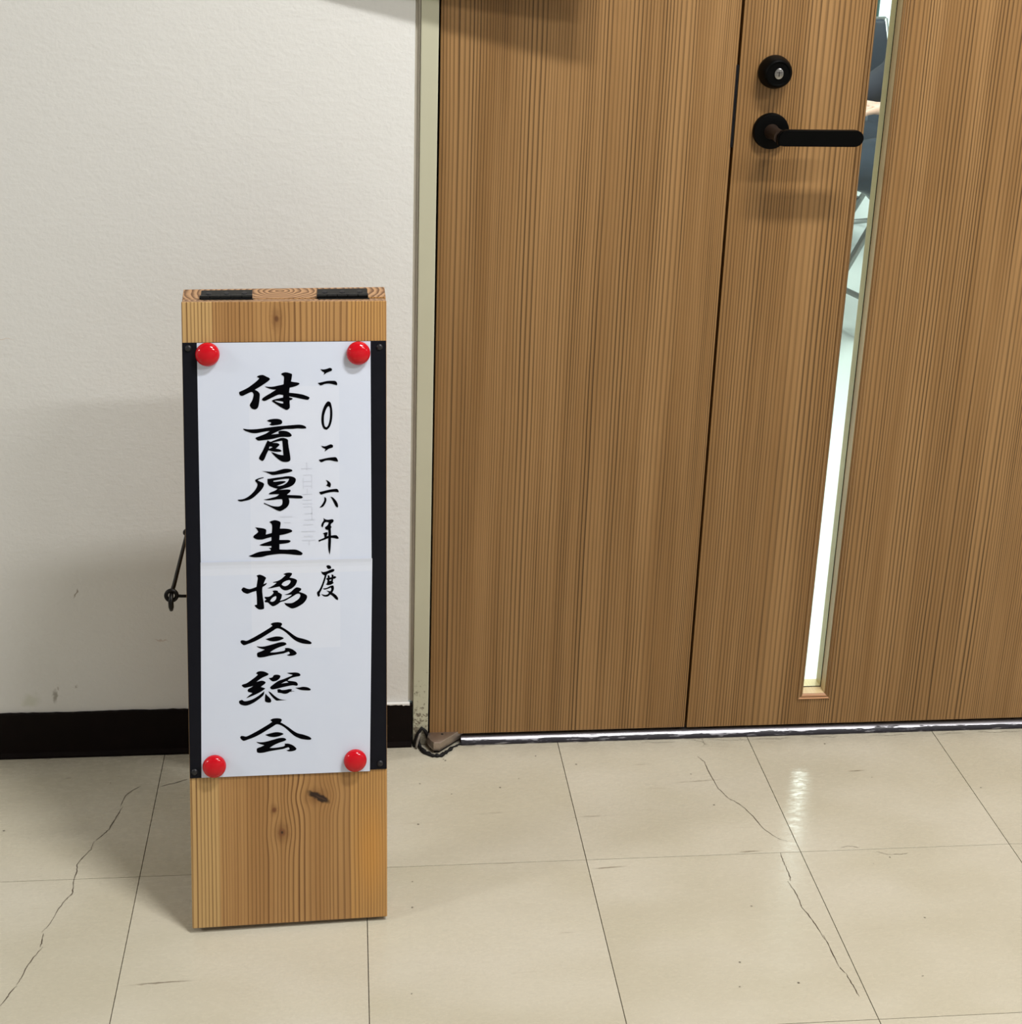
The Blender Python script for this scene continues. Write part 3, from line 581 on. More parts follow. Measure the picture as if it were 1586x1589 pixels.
# ------------------------------------------------------------------ door leaves
bm = B(); box(bm, (0.2812, 0.0, 0.0158), (0.6806, 0.040, DZ - .025), 0.0008)
door1 = structure(mesh_obj('door_1', bm, M_DOOR1))
bm = B(); box(bm, (0.6720, 0.0402, 0.0158), (0.6930, 0.0500, DZ - .025)); mesh_obj('meeting_strip', bm, M_DARK, door1)
bm = B(); box(bm, (0.6798, -0.0014, 0.9310), (0.6806, 0.02, 1.0430), 0.0002); box(bm, (0.6820, -0.0012, 0.9310), (0.6828, 0.02, 1.0430), 0.0002)
box(bm, (0.6806, 0.0012, 0.9315), (0.6820, 0.02, 1.0425)); mesh_obj('strike_plate', bm, M_SCREW, door1)
bm = B(); ex = (0.8570, 0.9090, 0.0612, 1.93)
box(bm, (0.6845, 0, 0.0158), (ex[0], 0.040, DZ - .025)); box(bm, (ex[1], 0, 0.0158), (1.5845, 0.040, DZ - .025))
box(bm, (ex[0], 0, 0.0158), (ex[1], 0.040, ex[2])); box(bm, (ex[0], 0, ex[3]), (ex[1], 0.040, DZ - .025))
door2 = structure(mesh_obj('door_2', bm, M_DOOR2))
# moulding round the slit: profile (inset from outer edge, depth)
P1 = [(0.0, 0.0), (0.0, -0.0016), (0.0012, -0.0026), (0.0026, -0.0022), (0.0034, -0.0008), (0.0042, -0.0008), (0.0052, -0.0020), (0.0066, -0.0018), (0.0086, 0.0012), (0.0086, 0.0194)]
P2 = [(0.0086, 0.0206), (0.0086, 0.0416)]
def corner(i, d, y):
    x0, x1, z0, z1 = ex
    return [(x0 + d, y, z0 + d), (x1 - d, y, z0 + d), (x1 - d, y, z1 - d), (x0 + d, y, z1 - d)][i % 4]
for side in range(4):
    bm = B()
    for P in (P1, P2):
        a = [bm.verts.new(corner(side, d, y)) for d, y in P]; b = [bm.verts.new(corner(side + 1, d, y)) for d, y in P]
        for i in range(len(P) - 1):
            f = bm.faces.new((a[i], a[i+1], b[i+1], b[i])); f.material_index = 1 if (P is P2 or i == len(P) - 2) else 0
    mats = [M_SILL, M_SILL] if side == 0 else [M_MOULD, M_MOULD_LIT]
    m = mesh_obj('moulding', bm, mats, door2)
    if side == 0:
        for p in m.data.polygons:
            if p.center.y > .02: p.material_index = 1
        m.data.materials[1] = M_MOULD_LIT
bm = B()
for d0, d1, ya, yb in ((0.0080, 0.0092, 0.0192, 0.0208),):
    for side in range(4):
        q = [corner(side, d0, ya), corner(side, d1, ya), corner(side, d1, yb), corner(side, d0, yb)]
        w = [corner(side+1, d0, ya), corner(side+1, d1, ya), corner(side+1, d1, yb), corner(side+1, d0, yb)]
        a = [bm.verts.new(p) for p in q]; b = [bm.verts.new(p) for p in w]
        for i in range(4): bm.faces.new((a[i], a[(i+1) % 4], b[(i+1) % 4], b[i]))
mesh_obj('gasket', bm, M_DARK, door2)
bm = B(); box(bm, (ex[0] + .0082, 0.0197, ex[2] + .0082), (ex[1] - .0082, 0.0203, ex[3] - .0082)); mesh_obj('pane', bm, M_GLASS, door2)

# lever handle and lock on door_2
HX, HZ = 0.7335, 0.9545
bm = B(); lathe(bm, [(0.0246, 0.0), (0.0246, 0.0062), (0.0238, 0.0078), (0.0220, 0.0084), (0.0, 0.0084)], (HX, 0, HZ), (0, -1, 0), 48)
rose = mesh_obj('handle_rose', bm, M_LEVER, door2, True)
bm = B(); pts = []
hw = 0.0108; xr = 0.8440; xl = 0.7290
pts = [(xl - 0.0002, -hw * .9), (xl + .006, -hw), (xr - hw, -hw)]
for i in range(1, 12):
    a = -math.pi/2 + math.pi * i / 12; pts.append((xr - hw + math.cos(a) * hw, math.sin(a) * hw))
pts += [(xr - hw, hw), (xl + .010, hw), (xl + 0.003, hw * .8), (xl - .0016, hw * .3), (xl - .002, -hw * .4)]
lo = [bm.verts.new((x, -0.0600, HZ + z)) for x, z in pts]; hi = [bm.verts.new((x, -0.0500, HZ + z)) for x, z in pts]
bm.faces.new(lo); bm.faces.new(hi[::-1])
for i in range(len(pts)): bm.faces.new((lo[i], hi[i], hi[(i+1) % len(pts)], lo[(i+1) % len(pts)]))
bmesh.ops.bevel(bm, geom=[e for e in bm.edges if abs(e.verts[0].co.y - e.verts[1].co.y) < 1e-6], offset=0.0014, segments=2, affect='EDGES')
lever = mesh_obj('lever', bm, M_LEVER, door2, True)
bm = B(); lathe(bm, [(0.0105, 0.0), (0.0092, 0.006), (0.0086, 0.020), (0.0088, 0.034), (0.0098, 0.0440)], (HX, -0.0080, HZ), (0, -1, 0), 32)
mesh_obj('handle_neck', bm, M_LEVBR, door2, True)
KX, KZ = 0.7318, 1.0345
bm = B(); lathe(bm, [(0.0222, 0.0), (0.0226, 0.002), (0.0222, 0.008), (0.0196, 0.0185), (0.0180, 0.0220), (0.0165, 0.0232), (0.0150, 0.0232), (0.0142, 0.0222), (0.0, 0.0222)], (KX, 0, KZ), (0, -1, 0), 48)
lock = mesh_obj('deadbolt_lock', bm, M_LEVER, door2, True)
bm = B(); lathe(bm, [(0.0060, 0.0), (0.0060, 0.0018), (0.0054, 0.0022), (0.0, 0.0022)], (0, 0, 0), (0, -1, 0), 24)
for v in bm.verts: v.co.z *= 1.2; v.co += Vector((KX, -0.0222, KZ))
cyl = mesh_obj('key_cylinder', bm, M_CHROME, lock, True)
bm = B(); box(bm, (KX - 0.0006, -0.0247, KZ - 0.0036), (KX + 0.0006, -0.0242, KZ + 0.0030)); box(bm, (KX - 0.0036, -0.0247, KZ + 0.0012), (KX + 0.0036, -0.0242, KZ + 0.0020))
mesh_obj('keyhole', bm, M_DARK, lock)

# floor pivot of the narrow leaf, with its sealant
bm = B(); prism(bm, [(0.2772, -0.0091), (0.2805, -0.0180), (0.2860, -0.0276), (0.2954, -0.0281), (0.3350, 0.0090), (0.3294, 0.0121), (0.3084, 0.0121), (0.2900, 0.0080), (0.2800, 0.0000)], 0.0062, 0.0198, 0.0010, 2)
piv = mesh_obj('pivot_hinge', bm, M_PIVOT, door1, True)
bm = B(); lathe(bm, [(0.0, 0.0), (0.0021, 0.0), (0.0021, 0.0002), (0.0, 0.0002)], (0.3005, -0.0052, 0.0198), (0, 0, 1), 16); mesh_obj('screw_hole', bm, M_DARK, piv)
bm = B(); prism(bm, [(0.2812, -0.0120), (0.2880, -0.0230), (0.2950, -0.0235), (0.3300, 0.0100), (0.29, 0.010)], 0.0, 0.0062); mesh_obj('pivot_base', bm, M_DARK, door1)
bm = B(); bead = [(0.2640, 0.002, 0.016), (0.2640, -0.0040, 0.006), (0.2668, -0.0150, 0.0025), (0.2740, -0.0262, 0.0025), (0.2850, -0.0345, 0.0022), (0.2970, -0.0345, 0.0022), (0.3075, -0.0245, 0.002), (0.3180, -0.0125, 0.002), (0.3300, -0.0050, 0.002), (0.3450, -0.0060, 0.0015)]
sm = []
for a, b in zip(bead, bead[1:]):
    for i in range(5): s = i / 5; sm.append(tuple(a[k] + (b[k]-a[k]) * s + random.uniform(-.0004, .0004) for k in range(3)))
tube(bm, sm, [0.0030 * (0.6 + 0.6 * random.random()) * (0.5 if i > len(sm) - 12 else 1) for i in range(len(sm))], 10)
bm2 = bm; structure(mesh_obj('trim_4', bm, M_BEAD, smooth='all'))
bm = B(); tube(bm, [(0.2672, -0.004, 0.026), (0.2650, -0.0085, 0.020), (0.2622, -0.0115, 0.012), (0.2606, -0.0130, 0.005), (0.2610, -0.0135, 0.0012)], [0.0012, 0.0018, 0.0021, 0.0019, 0.0010], 8)
structure(mesh_obj('trim_8', bm, M_DIRTY, smooth='all'))
bm = B(); tube(bm, [(0.2580, -0.006, 0.0), (0.2600, -0.0060, 0.010), (0.2635, -0.0050, 0.022), (0.2690, -0.0040, 0.031), (0.2750, -0.0030, 0.024), (0.2790, -0.0030, 0.012)], [0.003, 0.0034, 0.003, 0.0028, 0.003, 0.003], 8)
structure(mesh_obj('trim_9', bm, M_BEAD, smooth='all'))

# added panel, unseen above the view, shaped to throw the slanting shadow at the top
pan = empty('shadow_panel', 'unseen white panel added just above view to cast the slanting shadow, its right end standing out from the wall', 'panel', (PANEL_L, -0.003, PANEL_Z))
bm = B(); vs = [bm.verts.new(p) for p in ((0, 0, 0), (PANEL_X - PANEL_L, -PANEL_D, 0), (PANEL_X - PANEL_L, -PANEL_D - 0.006, 0), (0, -0.006, 0), (0, 0, .24), (PANEL_X - PANEL_L, -PANEL_D, .24), (PANEL_X - PANEL_L, -PANEL_D - .006, .24), (0, -0.006, .24))]
for q in ((0, 1, 2, 3), (4, 7, 6, 5), (0, 4, 5, 1), (1, 5, 6, 2), (2, 6, 7, 3), (3, 7, 4, 0)): bm.faces.new([vs[i] for i in q])
mesh_obj('board', bm, M_HOUSE, pan)
bm = B(); box(bm, (PANEL_X * .5, -PANEL_D * .5, .15), (PANEL_X * .5 + .02, 0.003, .17)); mesh_obj('bracket', bm, M_SCREW, pan)

# ------------------------------------------------------------------ folding wooden sign
O = Vector((-0.0394374, -0.39189079, 0.00783598)); S = Vector((0.99919653, 0.03937257, -0.00749026))
T = Vector((-3.27683619e-04, 0.194907910, 0.980821492)); NN = Vector((0.04007737, -0.98003097, 0.19476421))
BW, BH, TH = 0.2451, 0.7915, 0.030
def mat4(o, x, y, z):
    m = Matrix((x, y, z)).transposed().to_4x4(); m.translation = o; return m
MF = mat4(O, S, -NN, T)
TB = Vector((T.x, -T.y, T.z)); NB = Vector((0.03716193, -0.98014642, -0.19476135))
HG = O + T * BH - NN * TH
MB = mat4(HG - TB * BH, S, -NB, TB)
sign = empty('folding_sign', 'wooden folding sign board with black steel face, standing left of the door', 'sign')
sign.matrix_world = MF
MFI = MF.inverted()
def to_sign(o, m): o.parent = sign; o.matrix_parent_inverse = Matrix(); o.matrix_local = MFI @ m; return o
def endfaces(o):
    for p in o.data.polygons:
        if abs(p.normal.z) > 0.9: p.material_index = 1
bm = B(); box(bm, (0, 0, 0), (BW, TH, BH), 0.0012, 2); fb = to_sign(mesh_obj('front_board', bm, [M_BOARD, M_END]), MF); endfaces(fb)
bm = B(); box(bm, (-0.0072, 0, 0), (0.2402, 0.027, BH), 0.0012, 2); bb = to_sign(mesh_obj('back_board', bm, [M_BOARD, M_END]), MB); endfaces(bb)
bm = B(); box(bm, (0.0004, -0.0016, 0.1980), (0.2446, 0.0, 0.7424), 0.0004); plate = to_sign(mesh_obj('steel_plate', bm, M_PLATE), MF)
bm = B(); lathe(bm, [(0.0040, 0), (0.0039, 0.0008), (0.0030, 0.0018), (0.0016, 0.0022), (0.0, 0.0023)], (0, 0, 0), (0, -1, 0), 20)
scr = mesh_obj('screw', bm, M_SCREW, plate, True)
bm = B(); box(bm, (-0.0021, -0.0026, -0.0003), (0.0021, -0.0020, 0.0003)); box(bm, (-0.0003, -0.0026, -0.0021), (0.0003, -0.0020, 0.0021))
slotm = bm
me_slot = bpy.data.meshes.new('screw_slot'); bm.to_mesh(me_slot); bm.free(); me_slot.materials.append(M_DARK)
for i, (x, z) in enumerate(((0.0075, 0.7358), (0.2365, 0.7348), (0.0063, 0.2064), (0.2363, 0.2060))):
    o = scr if i == 0 else scr.copy()
    if i: COL.objects.link(o)
    o.location = (x, -0.0016, z); o.rotation_euler = (0, 0.6 * i + .2, 0)
# hinges
for i, (xa, xb) in enumerate(((0.0216, 0.0845), (0.1630, 0.2255))):
    bm = B(); xa -= 0.0078; xb -= 0.0070
    box(bm, (xa + .0012, 0.0022, BH), (xb - .0005, 0.0200, BH + 0.0018), 0.0004)
    kn = (xb - xa) / 5
    for k in range(5): lathe(bm, [(0.0026, 0.0), (0.0030, 0.0003), (0.0030, kn - 0.0006), (0.0026, kn - 0.0003)], (xa + kn * k, -0.0006, BH + 0.0022), (1, 0, 0), 12)
    hg = to_sign(mesh_obj('hinge', bm, M_BLACKM, smooth=True), MB)
    for k in (0.16, 0.5, 0.84):
        bm = B(); lathe(bm, [(0.0034, 0), (0.0030, 0.0007), (0.0, 0.0010)], (xa + (xb - xa) * k, 0.0110, BH + 0.0018), (0, 0, 1), 14)
        mesh_obj('hinge_screw', bm, M_SCREW, hg, True)
    bm = B(); box(bm, (xa + .0078, 0.0180, BH), (xb + .007, 0.0290, BH + 0.0012), 0.0004); to_sign(mesh_obj('hinge_leaf', bm, M_BLACKM), MF)
# hook and eyes on the left edge
def ring_pts(c, R, ax, ay, n=28, a0=0, a1=2 * math.pi):
    return [c + ax * (R * math.cos(a0 + (a1 - a0) * k / n)) + ay * (R * math.sin(a0 + (a1 - a0) * k / n)) for k in range(n)]
X, Y, Z = Vector((1, 0, 0)), Vector((0, 1, 0)), Vector((0, 0, 1))
c1 = Vector((-0.0192, 0.015, 0.4271))
bm = B(); tube(bm, ring_pts(c1, 0.0064, X, Z), 0.0026, 12, True)
tube(bm, [c1 + X * 0.0066 - Z * .0006, c1 + X * 0.0120 - Z * .0012, Vector((0.006, 0.015, c1.z - .0016))], [0.0021, 0.0019, 0.0018], 10)
to_sign(mesh_obj('screw_eye', bm, M_IRON, smooth='all'), MF)
c2 = Vector((-0.0195, 0.013, BH - 0.3610))
bm = B(); tube(bm, ring_pts(c2, 0.0036, X, Z), 0.0026, 10, True)
tube(bm, [c2 + X * 0.0050, Vector((0.0, 0.013, c2.z))], 0.0018, 10)
to_sign(mesh_obj('screw_eye', bm, M_IRON, smooth='all'), MB)
w1 = MF @ c1; w2 = MB @ (c2 + Vector((0.0028, 0, 0)))
d = (w2 - w1).normalized()
path = [w2 + d * 0.004 + Z * .001, w2 - d * .002, w1 + d * 0.020 + Vector((0.0008, 0, 0.0030)), w1 + d * 0.008 + Vector((0, 0, 0.0022)), w1 + Vector((0, 0, 0.0010)), w1 - d * 0.0050 - Z * .0015, w1 - d * 0.0068 - Z * .0060, w1 - d * 0.0068 - Z * .0120, w1 - d * .0060 - Z * .0170]
bm = B(); tube(bm, path, [0.0022, 0.0025, 0.0027, 0.0027, 0.0027, 0.0030, 0.0034, 0.0034, 0.0022], 12)
for v in bm.verts: v.co = MFI @ v.co
to_sign(mesh_obj('hook_rod', bm, M_IRON, smooth='all'), MF)
bm = B(); pc = w2
tube(bm, [MFI @ p for p in ring_pts(w2 + d * .004, 0.0042, Y, Z, 20)], 0.0018, 8, True)
to_sign(mesh_obj('hook_loop', bm, M_IRON, smooth='all'), MF)

# ------------------------------------------------------------------ printed notice
notice = empty('paper_notice', 'tall white paper notice with brushed black characters on the wooden sign', 'notice')
notice.matrix_world = MF
def on_notice(o): o.parent = notice; return o
def sheet(name, c, y, n=60, lift=0.0):
    (x0, z0), (x1, z1), (x2, z2), (x3, z3) = c   # bl br tr tl
    bm = B(); g = []
    for j in range(n + 1):
        b_ = j / n; row = []
        for i in range(9):
            a_ = i / 8
            x = (x0 * (1-a_) + x1 * a_) * (1-b_) + (x3 * (1-a_) + x2 * a_) * b_
            z = (z0 * (1-a_) + z1 * a_) * (1-b_) + (z3 * (1-a_) + z2 * a_) * b_
            row.append(bm.verts.new((x, y - lift * max(0, (b_ - 0.965) / 0.035) ** 2, z)))
        g.append(row)
    for j in range(n):
        for i in range(8): bm.faces.new((g[j][i], g[j][i+1], g[j+1][i+1], g[j+1][i]))
    ret = bmesh.ops.extrude_face_region(bm, geom=list(bm.faces))
    for v in [e for e in ret['geom'] if isinstance(e, bmesh.types.BMVert)]: v.co.y += 0.00012
    return on_notice(mesh_obj(name, bm, M_PAPER))
sheet('upper_sheet', [(0.0181, 0.4556), (0.2262, 0.4540), (0.2255, 0.7420), (0.0177, 0.7420)], -0.00185)
sheet('lower_sheet', [(0.0146, 0.1985), (0.2233, 0.1965), (0.2270, 0.4716), (0.0178, 0.4728)], -0.00205, lift=0.0009)
INKY = -0.00225
def smooth_poly(P):
    n = len(P); out = []
    P = [Vector(p) for p in P]
    def corner_at(i):
        a = P[i] - P[i-1]; b = P[(i+1) % n] - P[i]
        return a.length > 0 and b.length > 0 and a.angle(b) > 1.05
    cs = [corner_at(i) for i in range(n)]
    for i in range(n):
        p1, p2 = P[i], P[(i+1) % n]
        p0 = p1 if cs[i] else P[i-1]; p3 = p2 if cs[(i+1) % n] else P[(i+2) % n]
        for k in range(3):
            t_ = k / 3
            out.append(0.5 * ((2*p1) + (p2-p0)*t_ + (2*p0-5*p1+4*p2-p3)*t_*t_ + (3*p1-p0-3*p2+p3)*t_**3))
    return out
def glyph(name, polys, mat, y):
    cu = bpy.data.curves.new('g', 'CURVE'); cu.dimensions = '2D'; cu.fill_mode = 'FRONT'
    for P in polys:
        pts = smooth_poly([(P[i] * 1e-5, P[i+1] * 1e-5) for i in range(0, len(P), 2)])
        sp = cu.splines.new('POLY'); sp.points.add(len(pts) - 1)
        for q, p in zip(sp.points, pts): q.co = (p.x, p.y, 0, 1)
        sp.use_cyclic_u = True
    tmp = bpy.data.objects.new('g', cu); COL.objects.link(tmp)
    me = bpy.data.meshes.new_from_object(tmp.evaluated_get(bpy.context.evaluated_depsgraph_get()))
    bpy.data.objects.remove(tmp); bpy.data.curves.remove(cu)
    for v in me.vertices: v.co = (v.co.x, y, v.co.y)
    me.name = name; me.materials.clear(); me.materials.append(mat)
    o = bpy.data.objects.new(name, me); COL.objects.link(o); return on_notice(o)
for nm, polys in GLYPHS: 
    o = glyph('printed_character', polys, M_INK, INKY)
    o['label'] = 'black brushed character ' + nm
GB = [(915, 455, 1045, 463), (920, 505, 1050, 516), (925, 545, 1045, 556), (940, 640, 1050, 652), (940, 725, 1085, 738), (925, 790, 1060, 806), (895, 886, 1090, 900), (930, 952, 1060, 970), (905, 1008, 1090, 1022), (995, 1020, 1010, 1085), (1038, 560, 1050, 735), (600, 672, 770, 690), (650, 757, 745, 770),
      (925, 110, 1045, 118), (1040, 110, 1050, 300), (920, 150, 930, 300), (930, 200, 1040, 208), (930, 262, 1040, 272), (915, 372, 1050, 382), (975, 300, 985, 372), (900, 20, 1050, 28), (970, -60, 982, 40)]
bm = B()
for x0, y0, x1, y1 in GB:
    q = [(x0, y0), (x1, y0), (x1, y1), (x0, y1)]
    vs = []
    for x, y in q:
        s = 0.0620 + (x / 8.811) * 0.000770 + 0.0; tt = 0.5885 - (y / 8.811) * 0.000797
        vs.append(bm.verts.new((s, -0.0021, tt)))
    bm.faces.new(vs)
on_notice(mesh_obj('show_through_mark', bm, M_GHOST))

# ------------------------------------------------------------------ magnets
bm = B(); lathe(bm, [(0.0128, 0.0), (0.0141, 0.0012), (0.0145, 0.0030), (0.0142, 0.0048), (0.0132, 0.0068), (0.0114, 0.0086), (0.0088, 0.0101), (0.0056, 0.0111), (0.0026, 0.0116), (0.0, 0.0117)], (0, 0, 0), (0, -1, 0), 48)
mg = mesh_obj('round_magnet', bm, M_RED, smooth='all')
for i, (x, z, lb) in enumerate(((0.0303, 0.7285, 'upper left'), (0.2106, 0.7280, 'upper right'), (0.0308, 0.2139, 'lower left'), (0.2048, 0.2127, 'lower right'))):
    o = mg if i == 0 else mg.copy()
    if i: COL.objects.link(o)
    o.matrix_world = MF @ Matrix.Translation((x, -0.0022, z))
    tag(o, 'glossy red round magnet holding the %s corner of the paper notice' % lb, 'magnet', 'red magnets on the sign')

# ------------------------------------------------------------------ seen through the slit: chairs and a seated person
def folding_chair(loc, rz, label, group):
    r = empty('folding_chair', label, 'chair', loc, group); r.rotation_euler = (0, 0, rz)
    # local: front of the chair towards -Y
    for sx in (-0.20, 0.20):
        bm = B(); tube(bm, [(sx, -0.20, 0.012), (sx * 1.0, -0.14, 0.16), (sx, 0.02, 0.44), (sx, 0.13, 0.64), (sx, 0.18, 0.80)], 0.011, 10); mesh_obj('leg', bm, M_TUBE, r, 'all')
        bm = B(); tube(bm, [(sx * .9, 0.24, 0.012), (sx * .9, 0.12, 0.20), (sx * .9, -0.12, 0.42)], 0.011, 10); mesh_obj('leg', bm, M_TUBE, r, 'all')
        for p in ((sx, -0.20), (sx * .9, 0.24)):
            bm = B(); lathe(bm, [(0.017, 0), (0.018, 0.004), (0.014, 0.028), (0.0, 0.028)], (p[0], p[1], 0.0), (0, 0, 1), 16); mesh_obj('rubber_foot', bm, M_RUBBER, r, True)
    for pa, pb in (((-0.2, 0.18, 0.80), (0.2, 0.18, 0.80)), ((-0.18, 0.20, 0.10), (0.18, 0.20, 0.10)), ((-0.2, -0.16, 0.11), (0.2, -0.16, 0.11))):
        bm = B(); tube(bm, [pa, pb], 0.009, 10); mesh_obj('cross_bar', bm, M_TUBE, r, 'all')
    bm = B(); box(bm, (-0.19, -0.20, 0.425), (0.19, 0.16, 0.465), 0.018, 3); mesh_obj('seat', bm, M_NAVY, r, True)
    bm = B(); box(bm, (-0.19, 0.125, 0.60), (0.19, 0.155, 0.80), 0.014, 3)
    for v in bm.verts: v.co.y += (v.co.z - 0.70) * 0.32
    mesh_obj('backrest', bm, M_NAVY, r, True)
    return r
folding_chair((1.86, 2.00, 0), math.radians(-75), 'navy folding chair nearest the door slit, under the seated person', 'folding chairs behind the door')
folding_chair((2.08, 3.20, 0), math.radians(20), 'navy folding chair farther back behind the seated person', 'folding chairs behind the door')

def skin_body(name, verts, edges, radii, mat, parent, sub=2, root=0):
    me = bpy.data.meshes.new(name); me.from_pydata(verts, edges, []); o = bpy.data.objects.new(name, me); COL.objects.link(o)
    me.materials.append(mat); o.parent = parent
    m = o.modifiers.new('skin', 'SKIN'); m.use_smooth_shade = True
    for i, r in enumerate(radii):
        sv = me.skin_vertices[0].data[i]; sv.radius = r if isinstance(r, tuple) else (r, r); sv.use_root = (i == root)
    s = o.modifiers.new('sub', 'SUBSURF'); s.levels = sub; s.render_levels = sub
    return o
per = empty('person', 'person in navy jacket seated on the folding chair, holding a white sheet over the lap', 'person', (1.84, 2.00, 0.012))
per.rotation_euler = (0, 0, math.radians(-75))
# local: facing -Y
V = [(0, 0.02, 0.54), (0, 0.05, 0.72), (0, 0.06, 0.90), (0, 0.04, 1.03), (0, 0.02, 1.10), (0, 0.0, 1.17), (0, -0.01, 1.25),
     (-0.09, 0.0, 0.54), (-0.11, -0.22, 0.545), (-0.11, -0.42, 0.53), (-0.11, -0.44, 0.30), (-0.11, -0.42, 0.08), (-0.11, -0.50, 0.045), (-0.11, -0.60, 0.03),
     (0.09, 0.0, 0.54), (0.11, -0.22, 0.545), (0.11, -0.42, 0.53), (0.11, -0.44, 0.30), (0.11, -0.42, 0.08), (0.11, -0.50, 0.045), (0.11, -0.60, 0.03)]
Ed = [(0, 1), (1, 2), (2, 3), (3, 4), (4, 5), (5, 6), (0, 7), (7, 8), (8, 9), (9, 10), (10, 11), (11, 12), (12, 13), (0, 14), (14, 15), (15, 16), (16, 17), (17, 18), (18, 19), (19, 20)]
Rd = [(0.15, 0.11), (0.13, 0.10), (0.145, 0.105), (0.10, 0.08), 0.055, 0.05, 0.05, 0.085, 0.075, 0.060, 0.052, 0.038, 0.035, 0.025, 0.085, 0.075, 0.060, 0.052, 0.038, 0.035, 0.025]
# arms
def arm(s):
    b = len(V); V.extend([(s * 0.17, 0.05, 1.0), (s * 0.23, 0.06, 0.86), (s * 0.24, 0.03, 0.74), (s * 0.18, -0.10, 0.70), (s * 0.10, -0.22, 0.685)])
    Ed.extend([(3, b), (b, b+1), (b+1, b+2), (b+2, b+3), (b+3, b+4)]); Rd.extend([0.065, 0.052, 0.047, 0.042, 0.032])
arm(-1); arm(1)
body = skin_body('body', V, Ed, Rd, M_SKIN, per)
# jacket and trousers a little proud of the body
JV = V[0:4] + V[21:26] + V[26:31]; JE = [(0, 1), (1, 2), (2, 3)]
for b in (4, 9): JE += [(3, b)] + [(b + i, b + i + 1) for i in range(4)]
JR = [(0.168, 0.128), (0.148, 0.118), (0.160, 0.120), (0.108, 0.09)] + [0.075, 0.062, 0.057, 0.051, 0.040] * 2
skin_body('jacket', JV, JE, JR, M_JACKET, per)
TV = [V[0]] + V[7:12] + V[14:19]; TE = [(0, 1), (1, 2), (2, 3), (3, 4), (4, 5), (0, 6), (6, 7), (7, 8), (8, 9), (9, 10)]
skin_body('trousers', TV, TE, [(0.160, 0.118), 0.092, 0.084, 0.070, 0.062, 0.052, 0.092, 0.084, 0.070, 0.062, 0.052], M_TROUSER, per)
for s in (-1, 1):
    bm = B(); box(bm, (s * .11 - .045, -0.66, 0.0), (s * .11 + .045, -0.38, 0.075), 0.025, 3); mesh_obj('shoe', bm, M_SHOE, per, True)
    # hand: palm with four fingers and a thumb closed on the sheet
    wx = s * 0.10
    HV = [(wx, -0.215, 0.685), (wx - s * .008, -0.255, 0.688), (wx - s * .014, -0.290, 0.690)]; HE = [(0, 1), (1, 2)]; HR = [0.024, (0.036, 0.017), (0.040, 0.015)]
    for f, (off, ln) in enumerate(((-0.030, .070), (-0.010, .080), (0.010, .076), (0.029, .060))):
        b = len(HV); q0 = (wx - s * .014 + off, -0.300, 0.690)
        HV += [q0, (q0[0] - s * .006, q0[1] - ln * .45, 0.684), (q0[0] - s * .010, q0[1] - ln * .75, 0.668), (q0[0] - s * .010, q0[1] - ln * .85, 0.650)]
        HE += [(2, b), (b, b+1), (b+1, b+2), (b+2, b+3)]; HR += [0.0095, 0.009, 0.0085, 0.0072]
    b = len(HV); HV += [(wx - s * .042, -0.262, 0.694), (wx - s * .058, -0.290, 0.698), (wx - s * .060, -0.318, 0.697)]
    HE += [(1, b), (b, b+1), (b+1, b+2)]; HR += [0.012, 0.0105, 0.009]
    skin_body('hand', HV, HE, HR, M_SKIN, per)
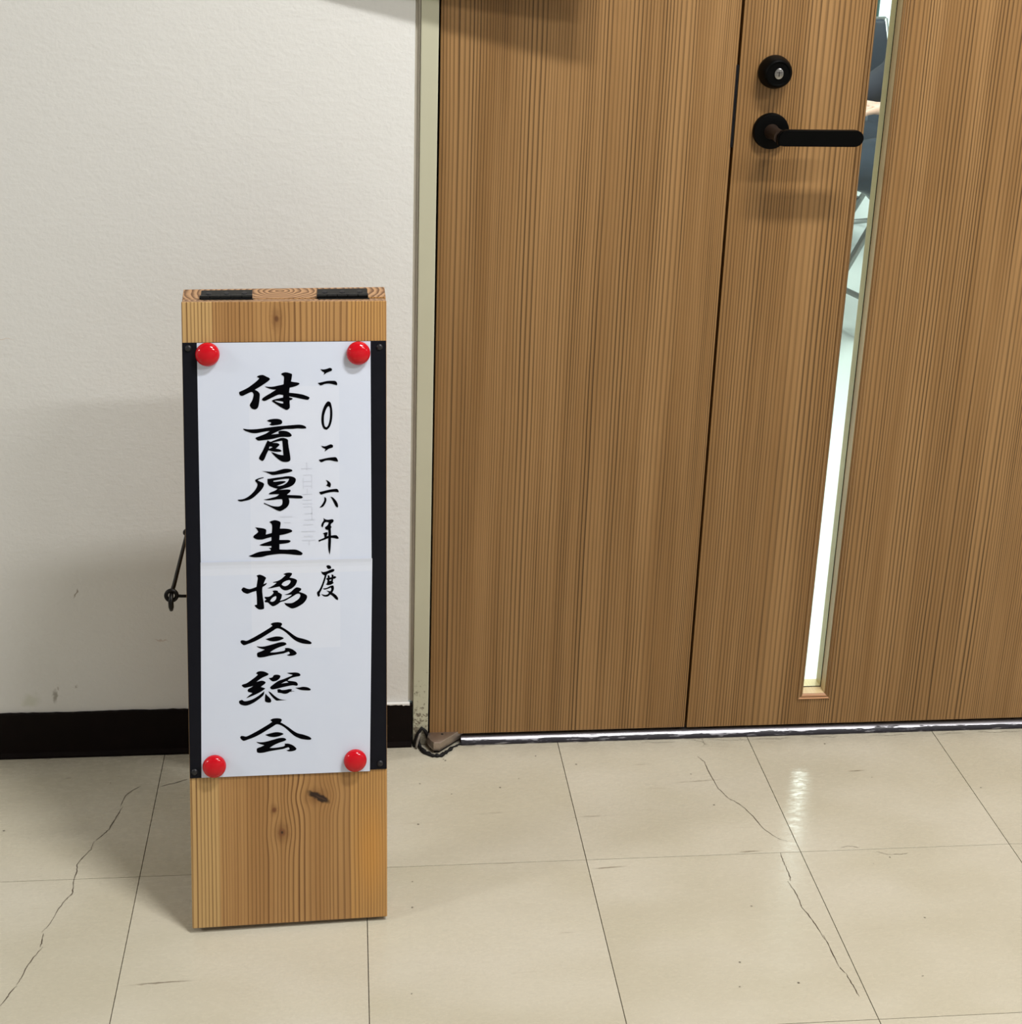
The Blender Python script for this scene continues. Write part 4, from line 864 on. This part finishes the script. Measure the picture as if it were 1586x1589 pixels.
# head: face front towards -Y
bm = B(); bmesh.ops.create_icosphere(bm, subdivisions=4, radius=1.0)
for v in bm.verts:
    x, y, z = v.co
    w = 0.078 * (1 - 0.22 * max(0, -z)); d_ = 0.098; h = 0.118
    yy = y * d_
    if y < 0: yy *= 0.92 - 0.10 * max(0, -z) * 0
    nx, nz = x, z
    yy -= 0.024 * math.exp(-(nx / 0.16) ** 2 - ((nz + 0.10) / 0.20) ** 2) * (y < 0)
    yy += 0.010 * math.exp(-((abs(nx) - 0.38) / 0.16) ** 2 - ((nz - 0.08) / 0.12) ** 2) * (y < 0)
    yy -= 0.006 * math.exp(-(nx / 0.30) ** 2 - ((nz + 0.45) / 0.08) ** 2) * (y < 0)
    yy -= 0.008 * math.exp(-(nx / 0.30) ** 2 - ((nz + 0.85) / 0.16) ** 2) * (y < 0)
    v.co = Vector((x * w, yy - 0.02, z * h + 1.265))
head = mesh_obj('head', bm, M_SKIN, per, 'all')
for s in (-1, 1):
    bm = B(); bmesh.ops.create_icosphere(bm, subdivisions=2, radius=0.012)
    for v in bm.verts: v.co += Vector((s * 0.030, -0.098, 1.275))
    mesh_obj('eye', bm, M_HAIR, head, 'all')
    bm = B(); bmesh.ops.create_icosphere(bm, subdivisions=3, radius=1)
    for v in bm.verts: v.co = Vector((v.co.x * .010 + s * .078, v.co.y * .018 - .005, v.co.z * .030 + 1.262))
    mesh_obj('ear', bm, M_SKIN, head, 'all')
bm = B(); bmesh.ops.create_icosphere(bm, subdivisions=4, radius=1.0)
bmesh.ops.delete(bm, geom=[v for v in bm.verts if (v.co.z < 0.35 and v.co.y < -0.1) or v.co.z < -0.35], context='VERTS')
for v in bm.verts: v.co = Vector((v.co.x * .087, v.co.y * .108 - .012, v.co.z * .126 + 1.272))
mesh_obj('hair', bm, M_HAIR, head, 'all')
bm = B(); box(bm, (-0.105, -0.40, 0.6995), (0.105, -0.27, 0.7005)); sheetp = mesh_obj('paper_sheet', bm, M_HOUSE)
sheetp.matrix_world = Matrix.Translation((1.84, 2.00, 0)) @ Matrix.Rotation(math.radians(-75), 4, 'Z')
tag(sheetp, 'white sheet held in the seated person\'s hands behind the door slit', 'paper')
# curtain beside the far window
bm = B(); n = 60; rows = []
for i in range(n + 1):
    x = 2.66 + 0.54 * i / n; y = 6.12 + 0.025 * math.sin(i * 1.25)
    rows.append([bm.verts.new((x, y, z)) for z in (0.03, 2.3)] + [bm.verts.new((x, y + .004, z)) for z in (2.3, 0.03)])
for a, b in zip(rows, rows[1:]):
    for i in range(4): bm.faces.new((a[i], a[(i+1) % 4], b[(i+1) % 4], b[i]))
tag(mesh_obj('curtain', bm, M_CURT, smooth='all'), 'teal curtain hanging beside the far window, seen through the slit', 'curtain')
